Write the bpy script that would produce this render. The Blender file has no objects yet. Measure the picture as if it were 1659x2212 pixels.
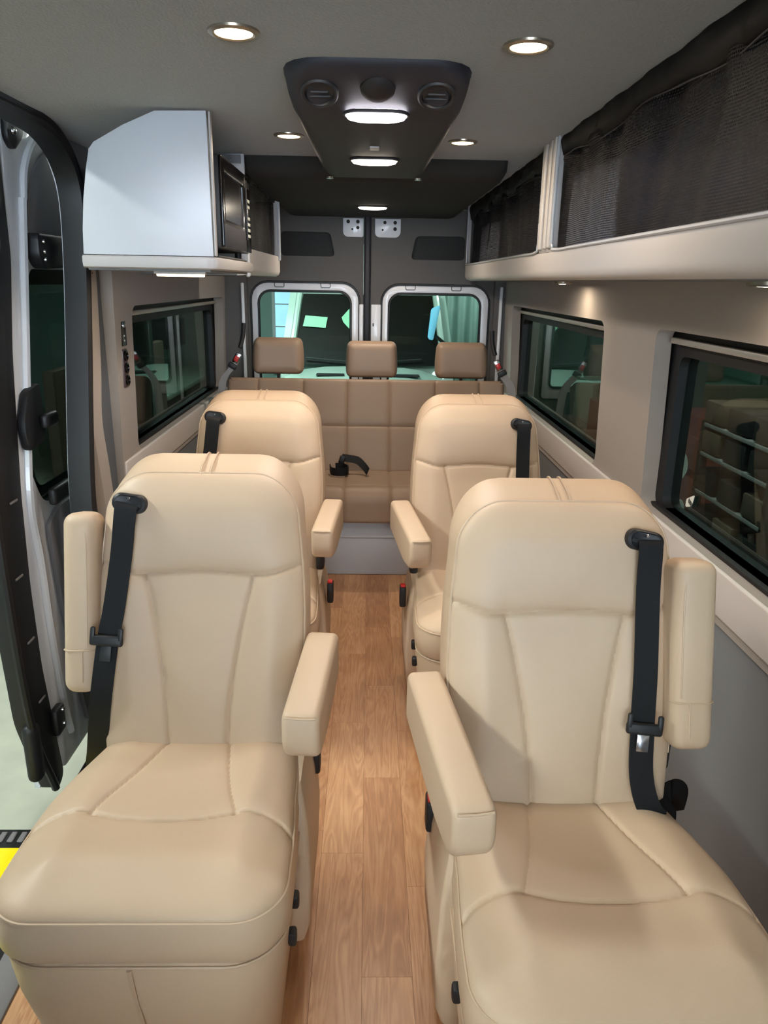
import bpy, bmesh, math, random
import numpy as np
from mathutils import Vector, Matrix
from mathutils.geometry import tessellate_polygon
random.seed(7)
C = bpy.context.scene.collection
PI = math.pi
# ---------------------------------------------------------------- camera
HE = 1.47
yaw, pitch, roll = math.radians(1.4174), math.radians(17.267), math.radians(1.0313)
w_ = Vector((math.sin(yaw)*math.cos(pitch), math.cos(yaw)*math.cos(pitch), -math.sin(pitch)))
r0 = Vector((math.cos(yaw), -math.sin(yaw), 0)); u0 = r0.cross(w_)
r_ = r0*math.cos(roll) + u0*math.sin(roll); u_ = r_.cross(w_)
cd = bpy.data.cameras.new('camera'); cam = bpy.data.objects.new('camera', cd); C.objects.link(cam)
cam.matrix_world = Matrix(((r_.x, u_.x, -w_.x, 0), (r_.y, u_.y, -w_.y, 0), (r_.z, u_.z, -w_.z, HE), (0, 0, 0, 1)))
cd.sensor_fit = 'VERTICAL'; cd.sensor_height = 36; cd.lens = 1600/2212*36; cd.clip_start = 0.02
bpy.context.scene.camera = cam
# ---------------------------------------------------------------- world, garage light, exposure
W = bpy.data.worlds.new('world'); bpy.context.scene.world = W; W.use_nodes = True
W.node_tree.nodes['Background'].inputs[0].default_value = (.55, .68, .62, 1)
W.node_tree.nodes['Background'].inputs[1].default_value = 0.12
vs = bpy.context.scene.view_settings
vs.view_transform = 'Standard'; vs.look = 'None'; vs.gamma = 1; vs.use_curve_mapping = False; vs.exposure = 0.12

def area_light(name, loc, size, power, col, rot=(0, 0, 0), sy=None, parent=None, spread=None, shape=None):
    l = bpy.data.lights.new(name, 'AREA'); l.energy = power; l.color = col
    l.size = size
    if sy: l.shape = 'RECTANGLE'; l.size_y = sy
    if shape: l.shape = shape
    if spread: l.spread = spread
    o = bpy.data.objects.new(name, l); o.location = loc; o.rotation_euler = rot; C.objects.link(o)
    if parent: o.parent = parent
    return o
GREEN = (.93, 1.0, .95)
# fluorescent fixtures of the garage (their housings are built further down)
FIX = [(-2.6, 1.6, 2.9, 1.4, 110), (-1.7, -3.2, 2.7, 1.4, 200), (0.30, -4.6, 2.3, 1.4, 120), (2.9, -1.2, 2.9, 1.4, 120), (1.35, 3.2, 2.5, 1.4, 90), (-1.8, 7.6, 2.5, 1.4, 80), (-0.9, 6.9, 2.9, 1.4, 110), (2.2, 9.4, 2.9, 1.4, 70)]

# added front fill light, aimed at the chairs from an unseen glowing door
area_light('front_fill_light', (.4, -5.2, 1.35), 3.6, 620, (.85, .92, 1.0), rot=(math.radians(-90), 0, 0), sy=2.6)
# ---------------------------------------------------------------- materials
def lin(c):
    return tuple(((v/255)/12.92 if v/255 <= .04045 else ((v/255+.055)/1.055)**2.4) for v in c)
def mat(name, rgb, rough=.5, metal=0., noise=None, bump=None, coat=0, spec=.5, sheen=0, emit=None, alpha=None):
    """noise=(scale, amount); bump=(scale, strength)"""
    m = bpy.data.materials.new(name); m.use_nodes = True; nt = m.node_tree; b = nt.nodes['Principled BSDF']
    c = lin(rgb); b.inputs['Base Color'].default_value = (*c, 1)
    b.inputs['Roughness'].default_value = rough; b.inputs['Metallic'].default_value = metal
    b.inputs['Coat Weight'].default_value = coat; b.inputs['Specular IOR Level'].default_value = spec
    b.inputs['Sheen Weight'].default_value = sheen
    tc = nt.nodes.new('ShaderNodeTexCoord')
    if noise:
        n = nt.nodes.new('ShaderNodeTexNoise'); n.inputs['Scale'].default_value = noise[0]; n.inputs['Detail'].default_value = 5
        nt.links.new(tc.outputs['Object'], n.inputs['Vector'])
        mx = nt.nodes.new('ShaderNodeMix'); mx.data_type = 'RGBA'
        mx.inputs[6].default_value = (*[v*(1-noise[1]) for v in c], 1); mx.inputs[7].default_value = (*[min(1, v*(1+noise[1])) for v in c], 1)
        nt.links.new(n.outputs['Fac'], mx.inputs[0]); nt.links.new(mx.outputs[2], b.inputs['Base Color'])
    if bump:
        n = nt.nodes.new('ShaderNodeTexNoise'); n.inputs['Scale'].default_value = bump[0]; n.inputs['Detail'].default_value = 3
        nt.links.new(tc.outputs['Object'], n.inputs['Vector'])
        bp = nt.nodes.new('ShaderNodeBump'); bp.inputs['Strength'].default_value = bump[1]; bp.inputs['Distance'].default_value = .002
        nt.links.new(n.outputs['Fac'], bp.inputs['Height']); nt.links.new(bp.outputs[0], b.inputs['Normal'])
    if emit:
        b.inputs['Emission Color'].default_value = (*emit[0], 1); b.inputs['Emission Strength'].default_value = emit[1]
    if alpha is not None: b.inputs['Alpha'].default_value = alpha
    return m
def glass(name, tint, refl=.08, rough=.02):
    m = bpy.data.materials.new(name); m.use_nodes = True; nt = m.node_tree; nt.nodes.clear()
    out = nt.nodes.new('ShaderNodeOutputMaterial'); t = nt.nodes.new('ShaderNodeBsdfTransparent'); g = nt.nodes.new('ShaderNodeBsdfGlossy')
    t.inputs[0].default_value = (*tint, 1); g.inputs['Roughness'].default_value = rough; g.inputs[0].default_value = (.9, 1, .95, 1)
    # Schlick's reflectance, the same from both faces of the sheet
    lw = nt.nodes.new('ShaderNodeLayerWeight'); lw.inputs[0].default_value = .5
    pw = nt.nodes.new('ShaderNodeMath'); pw.operation = 'POWER'; pw.inputs[1].default_value = 5; nt.links.new(lw.outputs['Facing'], pw.inputs[0])
    fr = nt.nodes.new('ShaderNodeMath'); fr.operation = 'MULTIPLY_ADD'; fr.inputs[1].default_value = .92; fr.inputs[2].default_value = .016; nt.links.new(pw.outputs[0], fr.inputs[0])
    mx = nt.nodes.new('ShaderNodeMixShader'); nt.links.new(fr.outputs[0], mx.inputs[0])
    nt.links.new(t.outputs[0], mx.inputs[1]); nt.links.new(g.outputs[0], mx.inputs[2]); nt.links.new(mx.outputs[0], out.inputs[0])
    return m
def wood_mat():
    m = bpy.data.materials.new('oak_vinyl'); m.use_nodes = True; nt = m.node_tree; N = nt.nodes; L = nt.links; b = N['Principled BSDF']
    tc = N.new('ShaderNodeTexCoord'); oi = N.new('ShaderNodeObjectInfo')
    cmb = N.new('ShaderNodeCombineXYZ')
    ml = N.new('ShaderNodeMath'); ml.operation = 'MULTIPLY'; ml.inputs[1].default_value = 37; L.new(oi.outputs['Random'], ml.inputs[0])
    L.new(ml.outputs[0], cmb.inputs[2]); L.new(ml.outputs[0], cmb.inputs[1])
    ad = N.new('ShaderNodeVectorMath'); ad.operation = 'ADD'; L.new(tc.outputs['Object'], ad.inputs[0]); L.new(cmb.outputs[0], ad.inputs[1])
    mp = N.new('ShaderNodeMapping'); mp.inputs['Scale'].default_value = (1, .09, 1); L.new(ad.outputs[0], mp.inputs[0])
    n1 = N.new('ShaderNodeTexNoise'); n1.inputs['Scale'].default_value = 16; n1.inputs['Detail'].default_value = 3; n1.inputs['Distortion'].default_value = 1.2
    L.new(mp.outputs[0], n1.inputs['Vector'])
    # contour the slow noise to get cathedral grain
    m2 = N.new('ShaderNodeMath'); m2.operation = 'MULTIPLY'; m2.inputs[1].default_value = 9; L.new(n1.outputs['Fac'], m2.inputs[0])
    fr = N.new('ShaderNodeMath'); fr.operation = 'PINGPONG'; fr.inputs[1].default_value = .5; L.new(m2.outputs[0], fr.inputs[0])
    n2 = N.new('ShaderNodeTexNoise'); n2.inputs['Scale'].default_value = 150; n2.inputs['Detail'].default_value = 4; L.new(mp.outputs[0], n2.inputs['Vector'])
    n3 = N.new('ShaderNodeTexNoise'); n3.inputs['Scale'].default_value = 7; n3.inputs['Detail'].default_value = 4; L.new(ad.outputs[0], n3.inputs['Vector'])
    a1 = N.new('ShaderNodeMath'); a1.operation = 'MULTIPLY_ADD'; a1.inputs[1].default_value = .55; L.new(fr.outputs[0], a1.inputs[0])
    a2 = N.new('ShaderNodeMath'); a2.operation = 'MULTIPLY_ADD'; a2.inputs[1].default_value = .45; L.new(n2.outputs['Fac'], a2.inputs[0])
    a3 = N.new('ShaderNodeMath'); a3.operation = 'MULTIPLY_ADD'; a3.inputs[1].default_value = .45; a3.inputs[2].default_value = -.12; L.new(n3.outputs['Fac'], a3.inputs[0])
    L.new(a3.outputs[0], a2.inputs[2]); L.new(a2.outputs[0], a1.inputs[2])
    a4 = N.new('ShaderNodeMath'); a4.operation = 'MULTIPLY_ADD'; a4.inputs[1].default_value = .34; L.new(oi.outputs['Random'], a4.inputs[0])
    L.new(a1.outputs[0], a4.inputs[2])
    cr = N.new('ShaderNodeValToRGB'); e = cr.color_ramp.elements
    e[0].position = .12; e[0].color = (*lin((138, 94, 62)), 1); e[1].position = .95; e[1].color = (*lin((202, 156, 114)), 1)
    x = e.new(.5); x.color = (*lin((170, 121, 82)), 1)
    L.new(a4.outputs[0], cr.inputs[0]); L.new(cr.outputs[0], b.inputs['Base Color'])
    b.inputs['Roughness'].default_value = .38
    bp = N.new('ShaderNodeBump'); bp.inputs['Strength'].default_value = .12; bp.inputs['Distance'].default_value = .001
    L.new(n2.outputs['Fac'], bp.inputs['Height']); L.new(bp.outputs[0], b.inputs['Normal'])
    return m
def net_mat():
    m = bpy.data.materials.new('cargo_mesh'); m.use_nodes = True; nt = m.node_tree; N = nt.nodes; L = nt.links; b = N['Principled BSDF']
    uv = N.new('ShaderNodeUVMap'); v = N.new('ShaderNodeTexVoronoi'); v.feature = 'F1'; v.inputs['Scale'].default_value = 1; v.inputs['Randomness'].default_value = .12
    L.new(uv.outputs[0], v.inputs['Vector'])
    lt = N.new('ShaderNodeMath'); lt.operation = 'GREATER_THAN'; lt.inputs[1].default_value = .33; L.new(v.outputs['Distance'], lt.inputs[0])
    L.new(lt.outputs[0], b.inputs['Alpha'])
    b.inputs['Base Color'].default_value = (*lin((13, 14, 21)), 1); b.inputs['Roughness'].default_value = .6; b.inputs['Specular IOR Level'].default_value = .15
    return m
M = dict(
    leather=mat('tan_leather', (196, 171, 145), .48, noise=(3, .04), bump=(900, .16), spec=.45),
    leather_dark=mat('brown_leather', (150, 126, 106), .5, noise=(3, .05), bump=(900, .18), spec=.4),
    thread=mat('piping_leather', (192, 168, 142), .5),
    ceil=mat('grey_headliner_felt', (119, 114, 104), .95, noise=(55, .10), bump=(160, .9), sheen=.3),
    wallf=mat('warm_grey_wall_fabric', (150, 141, 133), .85, noise=(260, .06), bump=(500, .3), sheen=.2),
    walld=mat('dark_grey_wall_fabric', (116, 119, 122), .85, noise=(260, .05), bump=(500, .3)),
    doorf=mat('charcoal_door_fabric', (92, 89, 88), .85, noise=(260, .05), bump=(400, .3)),
    lam=mat('light_grey_laminate', (184, 187, 193), .35, bump=(600, .08)),
    lamw=mat('grey_beige_laminate', (206, 201, 198), .42, bump=(600, .1)),
    trim=mat('grey_edge_trim', (168, 164, 162), .45),
    paint=mat('silver_body_paint', (212, 216, 222), .35, metal=.1, coat=.6),
    white=mat('white_painted_metal', (228, 230, 236), .35, coat=.3),
    black=mat('black_plastic', (24, 25, 29), .5),
    blackr=mat('black_rubber', (13, 14, 19), .55, bump=(300, .15)),
    console=mat('charcoal_console_plastic', (29, 29, 37), .6, bump=(700, .25)),
    gloss=mat('black_gloss', (9, 9, 11), .16, spec=.35),
    darkfab=mat('black_rear_headliner', (30, 29, 27), .9, bump=(300, .4)),
    belt=mat('black_belt_webbing', (17, 18, 21), .6, bump=(900, .3), spec=.25),
    red=mat('red_buckle', (205, 40, 40), .4),
    chrome=mat('bright_metal', (190, 190, 195), .2, metal=1),
    silver=mat('silver_rail', (200, 197, 190), .35, metal=.5),
    oak=wood_mat(), net=net_mat(),
    greycloth=mat('grey_cloth', (205, 207, 222), .8),
    tint=glass('privacy_glass', (.30, .35, .33)), tint2=glass('rear_glass', (.72, .82, .79)), clear=glass('clear_glass', (.75, .8, .8)),
    dtrim=mat('grey_door_trim_plastic', (112, 110, 112), .6, bump=(400, .2)),
    concrete=mat('garage_concrete', (176, 178, 162), .6, noise=(6, .22), bump=(30, .3)),
    gwall=mat('garage_green_wall', (84, 118, 104), .7, noise=(2, .06)),
    teal=mat('teal_panel', (150, 176, 170), .5),
    yellow=mat('yellow_tread', (250, 226, 10), .5, bump=(120, .6)),
    woodd=mat('brown_board', (110, 92, 78), .6),
    redbox=mat('dull_red_metal', (135, 52, 42), .5),
    dark=mat('dark_metal', (34, 36, 38), .5),
    bench=mat('pale_worktop', (150, 170, 155), .5),
    blue=mat('blue_sticker', (70, 120, 170), .5),
    paper=mat('paper', (225, 228, 220), .7), greenpaper=mat('green_paper', (150, 210, 175), .7),
    ink=mat('black_ink', (20, 20, 20), .7),
    warm=mat('warm_led_lens', (255, 225, 170), .5, emit=((1, .80, .50), 14)),
    cool=mat('cool_led_lens', (255, 250, 255), .5, emit=((1, .95, 1), 9)),
    warm2=mat('neutral_led_lens', (255, 240, 210), .5, emit=((1, .90, .74), 10)),
    tube=mat('fluorescent_tube', (255, 255, 255), .5, emit=((.86, 1, .92), 4)),
    daylight=mat('bright_doorway_window', (180, 220, 255), .5, emit=((.45, .75, 1), 1.3)),
    bezel=mat('puck_bezel', (150, 140, 125), .3, metal=.8),
)
# ---------------------------------------------------------------- object helpers
def tag(o, label=None, category=None, group=None, kind=None):
    cat = category
    if label: o['label'] = label
    if cat: o['category'] = cat
    if group: o['group'] = group
    if kind: o['kind'] = kind
    return o
def empty(name, loc=(0, 0, 0), **k):
    o = bpy.data.objects.new(name, None); C.objects.link(o); o.location = loc; o.empty_display_size = .05
    return tag(o, **k)
def link(name, me, m, parent=None, smooth=True, **k):
    me.materials.append(m)
    if smooth:
        me.polygons.foreach_set('use_smooth', [True]*len(me.polygons))
        try: me.set_sharp_from_angle(angle=math.radians(38))
        except Exception: pass
    o = bpy.data.objects.new(name, me); C.objects.link(o)
    if parent:
        o.parent = parent
        o.matrix_parent_inverse = Matrix.Identity(4)
        pw = Vector((0, 0, 0)); p = parent
        while p is not None: pw += p.location; p = p.parent
        me.transform(Matrix.Translation(-pw))
    return tag(o, **k)
def pyd(V, F):
    me = bpy.data.meshes.new('m'); me.from_pydata([tuple(v) for v in V], [], F); me.update(); return me
def bm_mesh(bm):
    bmesh.ops.recalc_face_normals(bm, faces=bm.faces)
    me = bpy.data.meshes.new('m'); bm.to_mesh(me); bm.free(); return me
def rbox(c, s, r=.004, seg=2, rot=None, bm=None, taper=None):
    """bevelled box, centre c, full size s"""
    b = bmesh.new(); bmesh.ops.create_cube(b, size=1)
    for v in b.verts:
        v.co = Vector((v.co.x*s[0], v.co.y*s[1], v.co.z*s[2]))
    if taper:
        for v in b.verts: v.co = Vector(taper(v.co))
    if r: bmesh.ops.bevel(b, geom=b.edges[:], offset=min(r, min(s)*.49), segments=seg, affect='EDGES', profile=.5)
    Mx = Matrix.Translation(c)
    if rot: Mx = Mx @ rot
    bmesh.ops.transform(b, matrix=Mx, verts=b.verts)
    if bm is None: return b
    me = bpy.data.meshes.new('t'); b.to_mesh(me); b.free(); bm.from_mesh(me); bpy.data.meshes.remove(me); return bm
def box_obj(name, c, s, m, parent=None, r=.004, seg=2, rot=None, taper=None, **k):
    return link(name, bm_mesh(rbox(c, s, r, seg, rot, taper=taper)), m, parent, **k)
AX = {'x': lambda a, b, t: (t, a, b), 'y': lambda a, b, t: (a, t, b), 'z': lambda a, b, t: (a, b, t)}
def plate(loops, axis, lo, hi, warp=None, bevel=0):
    """solid sheet: loops[0] outline, the rest holes, in the two axes other than `axis`, from lo to hi"""
    fn = AX[axis]; flat = [p for l in loops for p in l]
    tris = tessellate_polygon([[Vector((p[0], p[1], 0)) for p in l] for l in loops])
    n = len(flat); V = [fn(p[0], p[1], lo) for p in flat] + [fn(p[0], p[1], hi) for p in flat]
    F = [tuple(t) for t in tris] + [tuple(n+i for i in reversed(t)) for t in tris]
    k = 0
    for l in loops:
        m = len(l)
        for i in range(m):
            a, b = k+i, k+(i+1) % m; F.append((a, b, n+b, n+a))
        k += m
    if warp: V = [warp(*v) for v in V]
    bm = bmesh.new(); vv = [bm.verts.new(v) for v in V]
    for f in F:
        try: bm.faces.new([vv[i] for i in f])
        except ValueError: pass
    bmesh.ops.recalc_face_normals(bm, faces=bm.faces)
    if bevel:
        bmesh.ops.dissolve_limit(bm, angle_limit=.01, verts=bm.verts, edges=bm.edges)
        ed = [e for e in bm.edges if len(e.link_faces) == 2 and e.calc_face_angle(0) > 1.0]
        bmesh.ops.bevel(bm, geom=ed, offset=bevel, segments=2, affect='EDGES', profile=.5)
    return bm_mesh(bm)
def rrect(a0, a1, b0, b1, r, n=6, rs=None):
    """rounded rectangle outline ccw; rs = radii (ll, lr, ur, ul)"""
    rs = rs or (r, r, r, r); P = []
    for (cx, cy, a, q) in ((a0, b0, PI, 0), (a1, b0, 1.5*PI, 1), (a1, b1, 0, 2), (a0, b1, .5*PI, 3)):
        R = rs[q]; ox = cx + (R if cx == a0 else -R); oy = cy + (R if cy == b0 else -R)
        for i in range(n+1):
            t = a + .5*PI*i/n; P.append((ox+R*math.cos(t), oy+R*math.sin(t)))
    return P
def round_poly(P, r, n=4):
    out = []; m = len(P)
    for i in range(m):
        p, a, b = Vector(P[i]), Vector(P[i-1]), Vector(P[(i+1) % m])
        d1 = (a-p); d2 = (b-p); k = min(r, d1.length*.45, d2.length*.45)
        s = p+d1.normalized()*k; e = p+d2.normalized()*k
        for j in range(n+1):
            t = j/n; q = s*(1-t)**2+p*2*t*(1-t)+e*t*t; out.append((q.x, q.y))
    return out
def catmull(P, n=8, closed=False):
    P = [Vector(p) for p in P]; m = len(P); out = []
    rng = range(m) if closed else range(m-1)
    for i in rng:
        p0 = P[i-1] if (closed or i > 0) else P[0]*2-P[1]; p1 = P[i]; p2 = P[(i+1) % m]
        p3 = P[(i+2) % m] if (closed or i+2 < m) else P[-1]*2-P[-2]
        for j in range(n):
            t = j/n; out.append(.5*((2*p1)+(p2-p0)*t+(2*p0-5*p1+4*p2-p3)*t*t+(3*p1-p0-3*p2+p3)*t**3))
    if not closed: out.append(P[-1])
    return out
def tube(P, r, seg=8, closed=False, prof=None, up=None):
    """sweep a circle (or 2-D profile prof) along P"""
    P = [Vector(p) for p in P]; m = len(P); V = []; F = []
    prof = prof or [(r*math.cos(2*PI*i/seg), r*math.sin(2*PI*i/seg)) for i in range(seg)]
    s = len(prof); N = None
    for i in range(m):
        a = P[i-1] if (closed or i > 0) else P[i]; b = P[(i+1) % m] if (closed or i < m-1) else P[i]
        t = (b-a).normalized()
        if up is not None: N = (Vector(up)-t*Vector(up).dot(t)).normalized()
        elif N is None:
            N = t.orthogonal().normalized()
        else: N = (N-t*N.dot(t)).normalized()
        B = t.cross(N)
        for (x, y) in prof: V.append(P[i]+N*x+B*y)
    for i in range(m if closed else m-1):
        j = (i+1) % m
        for k in range(s): F.append((i*s+k, i*s+(k+1) % s, j*s+(k+1) % s, j*s+k))
    if not closed: F += [tuple(range(s-1, -1, -1)), tuple((m-1)*s+k for k in range(s))]
    bm = bmesh.new(); vv = [bm.verts.new(v) for v in V]
    for f in F: bm.faces.new([vv[i] for i in f])
    return bm_mesh(bm)
def lathe(prof, c, axis=(0, 0, 1), n=28):
    """prof: list of (radius, height) along axis"""
    V = []; F = []; m = len(prof); q = Vector((0, 0, 1)).rotation_difference(Vector(axis))
    for (r, h) in prof:
        for i in range(n):
            a = 2*PI*i/n; V.append(Vector(c)+q @ Vector((r*math.cos(a), r*math.sin(a), h)))
    for j in range(m-1):
        for i in range(n): F.append((j*n+i, j*n+(i+1) % n, (j+1)*n+(i+1) % n, (j+1)*n+i))
    F += [tuple(range(n-1, -1, -1)), tuple((m-1)*n+i for i in range(n))]
    bm = bmesh.new(); vv = [bm.verts.new(v) for v in V]
    for f in F:
        try: bm.faces.new([vv[i] for i in f])
        except ValueError: pass
    bmesh.ops.remove_doubles(bm, verts=bm.verts, dist=1e-6)
    return bm_mesh(bm)
def ribbon(P, Wd, th=.0018):
    """strap: centre points P, width vectors Wd (half width)"""
    V = []; F = []; m = len(P); P = [Vector(p) for p in P]; Wd = [Vector(v) for v in Wd]
    for i in range(m):
        t = (P[min(i+1, m-1)]-P[max(i-1, 0)]).normalized(); n = t.cross(Wd[i]).normalized()*th
        V += [P[i]-Wd[i]-n, P[i]+Wd[i]-n, P[i]+Wd[i]+n, P[i]-Wd[i]+n]
    for i in range(m-1):
        for k in range(4): F.append((i*4+k, i*4+(k+1) % 4, (i+1)*4+(k+1) % 4, (i+1)*4+k))
    F += [(0, 1, 2, 3), tuple((m-1)*4+k for k in (3, 2, 1, 0))]
    bm = bmesh.new(); vv = [bm.verts.new(v) for v in V]
    for f in F: bm.faces.new([vv[i] for i in f])
    return bm_mesh(bm)
def dist_poly(X, Y, P, closed=False):
    D = np.full(X.shape, 1e9); P = np.array(P, float); m = len(P)
    for i in range(m if closed else m-1):
        a, b = P[i], P[(i+1) % m]; ab = b-a; L = ab@ab+1e-12
        t = np.clip(((X-a[0])*ab[0]+(Y-a[1])*ab[1])/L, 0, 1)
        D = np.minimum(D, np.hypot(X-a[0]-t*ab[0], Y-a[1]-t*ab[1]))
    return D
def cushion(H, half, map_, E=.03, r=.05, bulge=None, seams=(), gusset=((.0, 0), (.008, -.02), (.012, -.05), (.006, -.09), (-.02, -.105)),
            nu=90, nv=110, gd=.006, gw=.0045, close=True):
    """padded panel: outline half(b) for b in 0..H; front height rises E within r of the edge; seams are grooves.
    Returns mesh, boundary loop in world (for the piping)."""
    s = np.linspace(0, 1, nv+1); bb = H*(.5-.5*np.cos(PI*s))*.6+H*s*.4
    u = np.linspace(-1, 1, nu+1); uu = np.sin(u*PI/2)*.55+u*.45
    HB = np.array([half(b) for b in bb]); lo = -HB if HB.ndim == 1 else HB[:, 0]; hi = HB if HB.ndim == 1 else HB[:, 1]
    Aa = lo[:, None]+(hi-lo)[:, None]*(uu[None, :]+1)/2; Bb = np.repeat(bb[:, None], nu+1, 1)
    idx = [(0, i) for i in range(nu+1)]+[(j, nu) for j in range(1, nv+1)]+[(nv, i) for i in range(nu-1, -1, -1)]+[(j, 0) for j in range(nv-1, 0, -1)]
    loop = np.array([(Aa[j, i], Bb[j, i]) for j, i in idx])
    d = dist_poly(Aa, Bb, loop, True); t = np.clip(d/r, 0, 1)
    Cc = E*np.sqrt(1-(1-t)**2)
    if bulge is not None: Cc = Cc+bulge(Aa, Bb)*(lambda q: q*q*(3-2*q))(np.clip(d/(r*1.1), 0, 1))
    for sm in seams:
        P, dep, wd = (sm if isinstance(sm, tuple) else (sm, gd, gw))
        ds = dist_poly(Aa, Bb, P); Cc = Cc-dep*np.exp(-(ds/wd)**2)-dep*.45*np.exp(-(ds/(wd*4))**2)
    V = [map_(Aa[j, i], Bb[j, i], Cc[j, i]) for j in range(nv+1) for i in range(nu+1)]
    F = [(j*(nu+1)+i, j*(nu+1)+i+1, (j+1)*(nu+1)+i+1, (j+1)*(nu+1)+i) for j in range(nv) for i in range(nu)]
    L = len(idx); prev = [j*(nu+1)+i for j, i in idx]
    nx = np.roll(loop, -1, 0)-np.roll(loop, 1, 0); nn = np.stack([nx[:, 1], -nx[:, 0]], 1); nn /= np.linalg.norm(nn, axis=1)[:, None]+1e-9
    for k in range(2):
        nn = (nn+np.roll(nn, 1, 0)+np.roll(nn, -1, 0)); nn /= np.linalg.norm(nn, axis=1)[:, None]+1e-9
    for (off, cc) in gusset[1:]:
        cur = []
        for q in range(L):
            o = off(loop[q], nn[q]) if callable(off) else off
            cur.append(len(V)); V.append(map_(loop[q, 0]+nn[q, 0]*o, loop[q, 1]+nn[q, 1]*o, cc))
        for q in range(L): F.append((prev[q], cur[q], cur[(q+1) % L], prev[(q+1) % L]))
        prev = cur
    if close: F.append(tuple(prev))
    bm = bmesh.new(); vv = [bm.verts.new(v) for v in V]
    for f in F:
        try: bm.faces.new([vv[i] for i in f])
        except ValueError: pass
    pipe = [Vector(map_(p[0]+n[0]*.001, p[1]+n[1]*.001, .0005)) for p, n in zip(loop, nn)]
    keep = [pipe[0]]
    for p in pipe[1:]:
        if (p-keep[-1]).length > .006: keep.append(p)
    return bm_mesh(bm), keep
def loft(loops, cap=True):
    V = [p for l in loops for p in l]; n = len(loops[0]); F = []
    for j in range(len(loops)-1):
        for i in range(n): F.append((j*n+i, j*n+(i+1) % n, (j+1)*n+(i+1) % n, (j+1)*n+i))
    if cap: F += [tuple(range(n)), tuple((len(loops)-1)*n+i for i in range(n))]
    bm = bmesh.new(); vv = [bm.verts.new(v) for v in V]
    for f in F: bm.faces.new([vv[i] for i in f])
    return bm_mesh(bm)
# ================================================================ SETTING
ST = dict(kind='structure')
CZ = 1.92
# floor: a dark underlay and single vinyl planks
fl = link('floor', plate([[(-.76, -1.9), (.93, -1.9), (.93, 4.9), (-.76, 4.9)]], 'z', -.05, -.004), M['woodd'], smooth=False, **ST)
rp = random.Random(3)
ks = {-1: [.3, 1.15, 1.632, 2.25, 2.75], 0: [.55, 1.26, 1.95, 2.5, 3.0], 1: [.2, 1.0, 1.517, 2.2, 2.9], -2: [.1, .9, 1.72, 2.5, 3.2]}
for i in range(-7, 8):
    x0 = i*.112+.001; x1 = min(x0+.111, .88); x0 = max(x0, -.74)
    if x1-x0 < .02: continue
    cuts = [-.9]+(ks.get(i) or sorted(rp.uniform(-.4, .2)+k*.85 for k in range(4)))+[3.62]
    for a, b in zip(cuts, cuts[1:]):
        if b-a < .05: continue
        xc, yc = (x0+x1)/2, (a+b)/2
        bm = rbox((0, 0, 0), (x1-x0+.0006, b-a-.0004, .0045), .0003, 1)
        o = link('plank', bm_mesh(bm), M['oak'], smooth=False); o.parent = fl; o.location = (xc, yc, -.00225)
# ceiling
def ceil_warp(x, y, z):
    e = max(0, abs(x)-.62)/.3; return (x, y, z-.035*e*e)
bm = bmesh.new(); nx_, ny_ = 40, 30; vv = []
for j in range(ny_+1):
    for i in range(nx_+1):
        x = -.95+1.89*i/nx_; y = -1.0+5.95*j/ny_; vv.append(bm.verts.new(ceil_warp(x, y, CZ)))
for j in range(ny_):
    for i in range(nx_): bm.faces.new([vv[j*(nx_+1)+i], vv[(j+1)*(nx_+1)+i], vv[(j+1)*(nx_+1)+i+1], vv[j*(nx_+1)+i+1]])
rr = bmesh.ops.extrude_face_region(bm, geom=bm.faces[:]); bmesh.ops.translate(bm, vec=(0, 0, .04), verts=[e for e in rr['geom'] if isinstance(e, bmesh.types.BMVert)])
link('ceiling', bm_mesh(bm), M['ceil'], **ST)
# right wall: upper shell leaning in, with two window openings
def lean(s):
    return lambda x, y, z: (x-s*max(0, z-.80)*.03, y, z)
hR1 = rrect(2.79, 4.62, .80, 1.345, .05); hR2 = rrect(.62, 2.28, .80, 1.35, .04)
wr = link('wall_right', plate([[(-1, .66), (4.9, .66), (4.9, 1.93), (-1, 1.93)], hR1, hR2], 'x', .885, .935, lean(1)), M['wallf'], **ST)
link('lower_lining', plate([[(-1, 0), (4.9, 0), (4.9, .69), (-1, .69)]], 'x', .897, .93), M['walld'], wr, label='darker grey lower wall lining')
link('belt_panel', bm_mesh(rbox((.889, 1.95, .742), (.026, 5.9, .115), .006, 3)), M['lamw'], wr, label='smooth grey beige panel under the windows')
link('outer_skin', plate([[(-1, -.3), (4.95, -.3), (4.95, 2.0), (-1, 2.0)], rrect(2.72, 4.68, .74, 1.40, .05), rrect(.55, 2.34, .74, 1.40, .05)], 'x', .985, 1.0), M['white'], wr)
# left wall behind the sliding door opening
hL = rrect(2.95, 4.80, .80, 1.365, .05)
wl = link('wall_left', plate([[(2.74, .66), (4.9, .66), (4.9, 1.93), (2.74, 1.93)], hL], 'x', -.975, -.922, lean(-1)), M['wallf'], **ST)
link('lower_lining', plate([[(2.62, 0), (4.9, 0), (4.9, .69), (2.62, .69)]], 'x', -.975, -.935), M['walld'], wl, label='darker grey lower wall lining')
link('belt_panel', bm_mesh(rbox((-.925, 3.82, .742), (.026, 2.12, .115), .006, 3)), M['lamw'], wl, label='smooth grey beige panel under the window')
link('pillar_recess', plate([[(2.58, 0), (2.76, 0), (2.76, 1.93), (2.58, 1.93)]], 'x', -.985, -.945), mat('blue_grey_lining', (92, 98, 106), .8), wl, label='bluish grey recessed strip between pillar cover and wall panel')
link('front_pillar', bm_mesh(rbox((-.94, .0, .95), (.05, 1.9, 1.95), .02)), M['walld'], wl)
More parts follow.
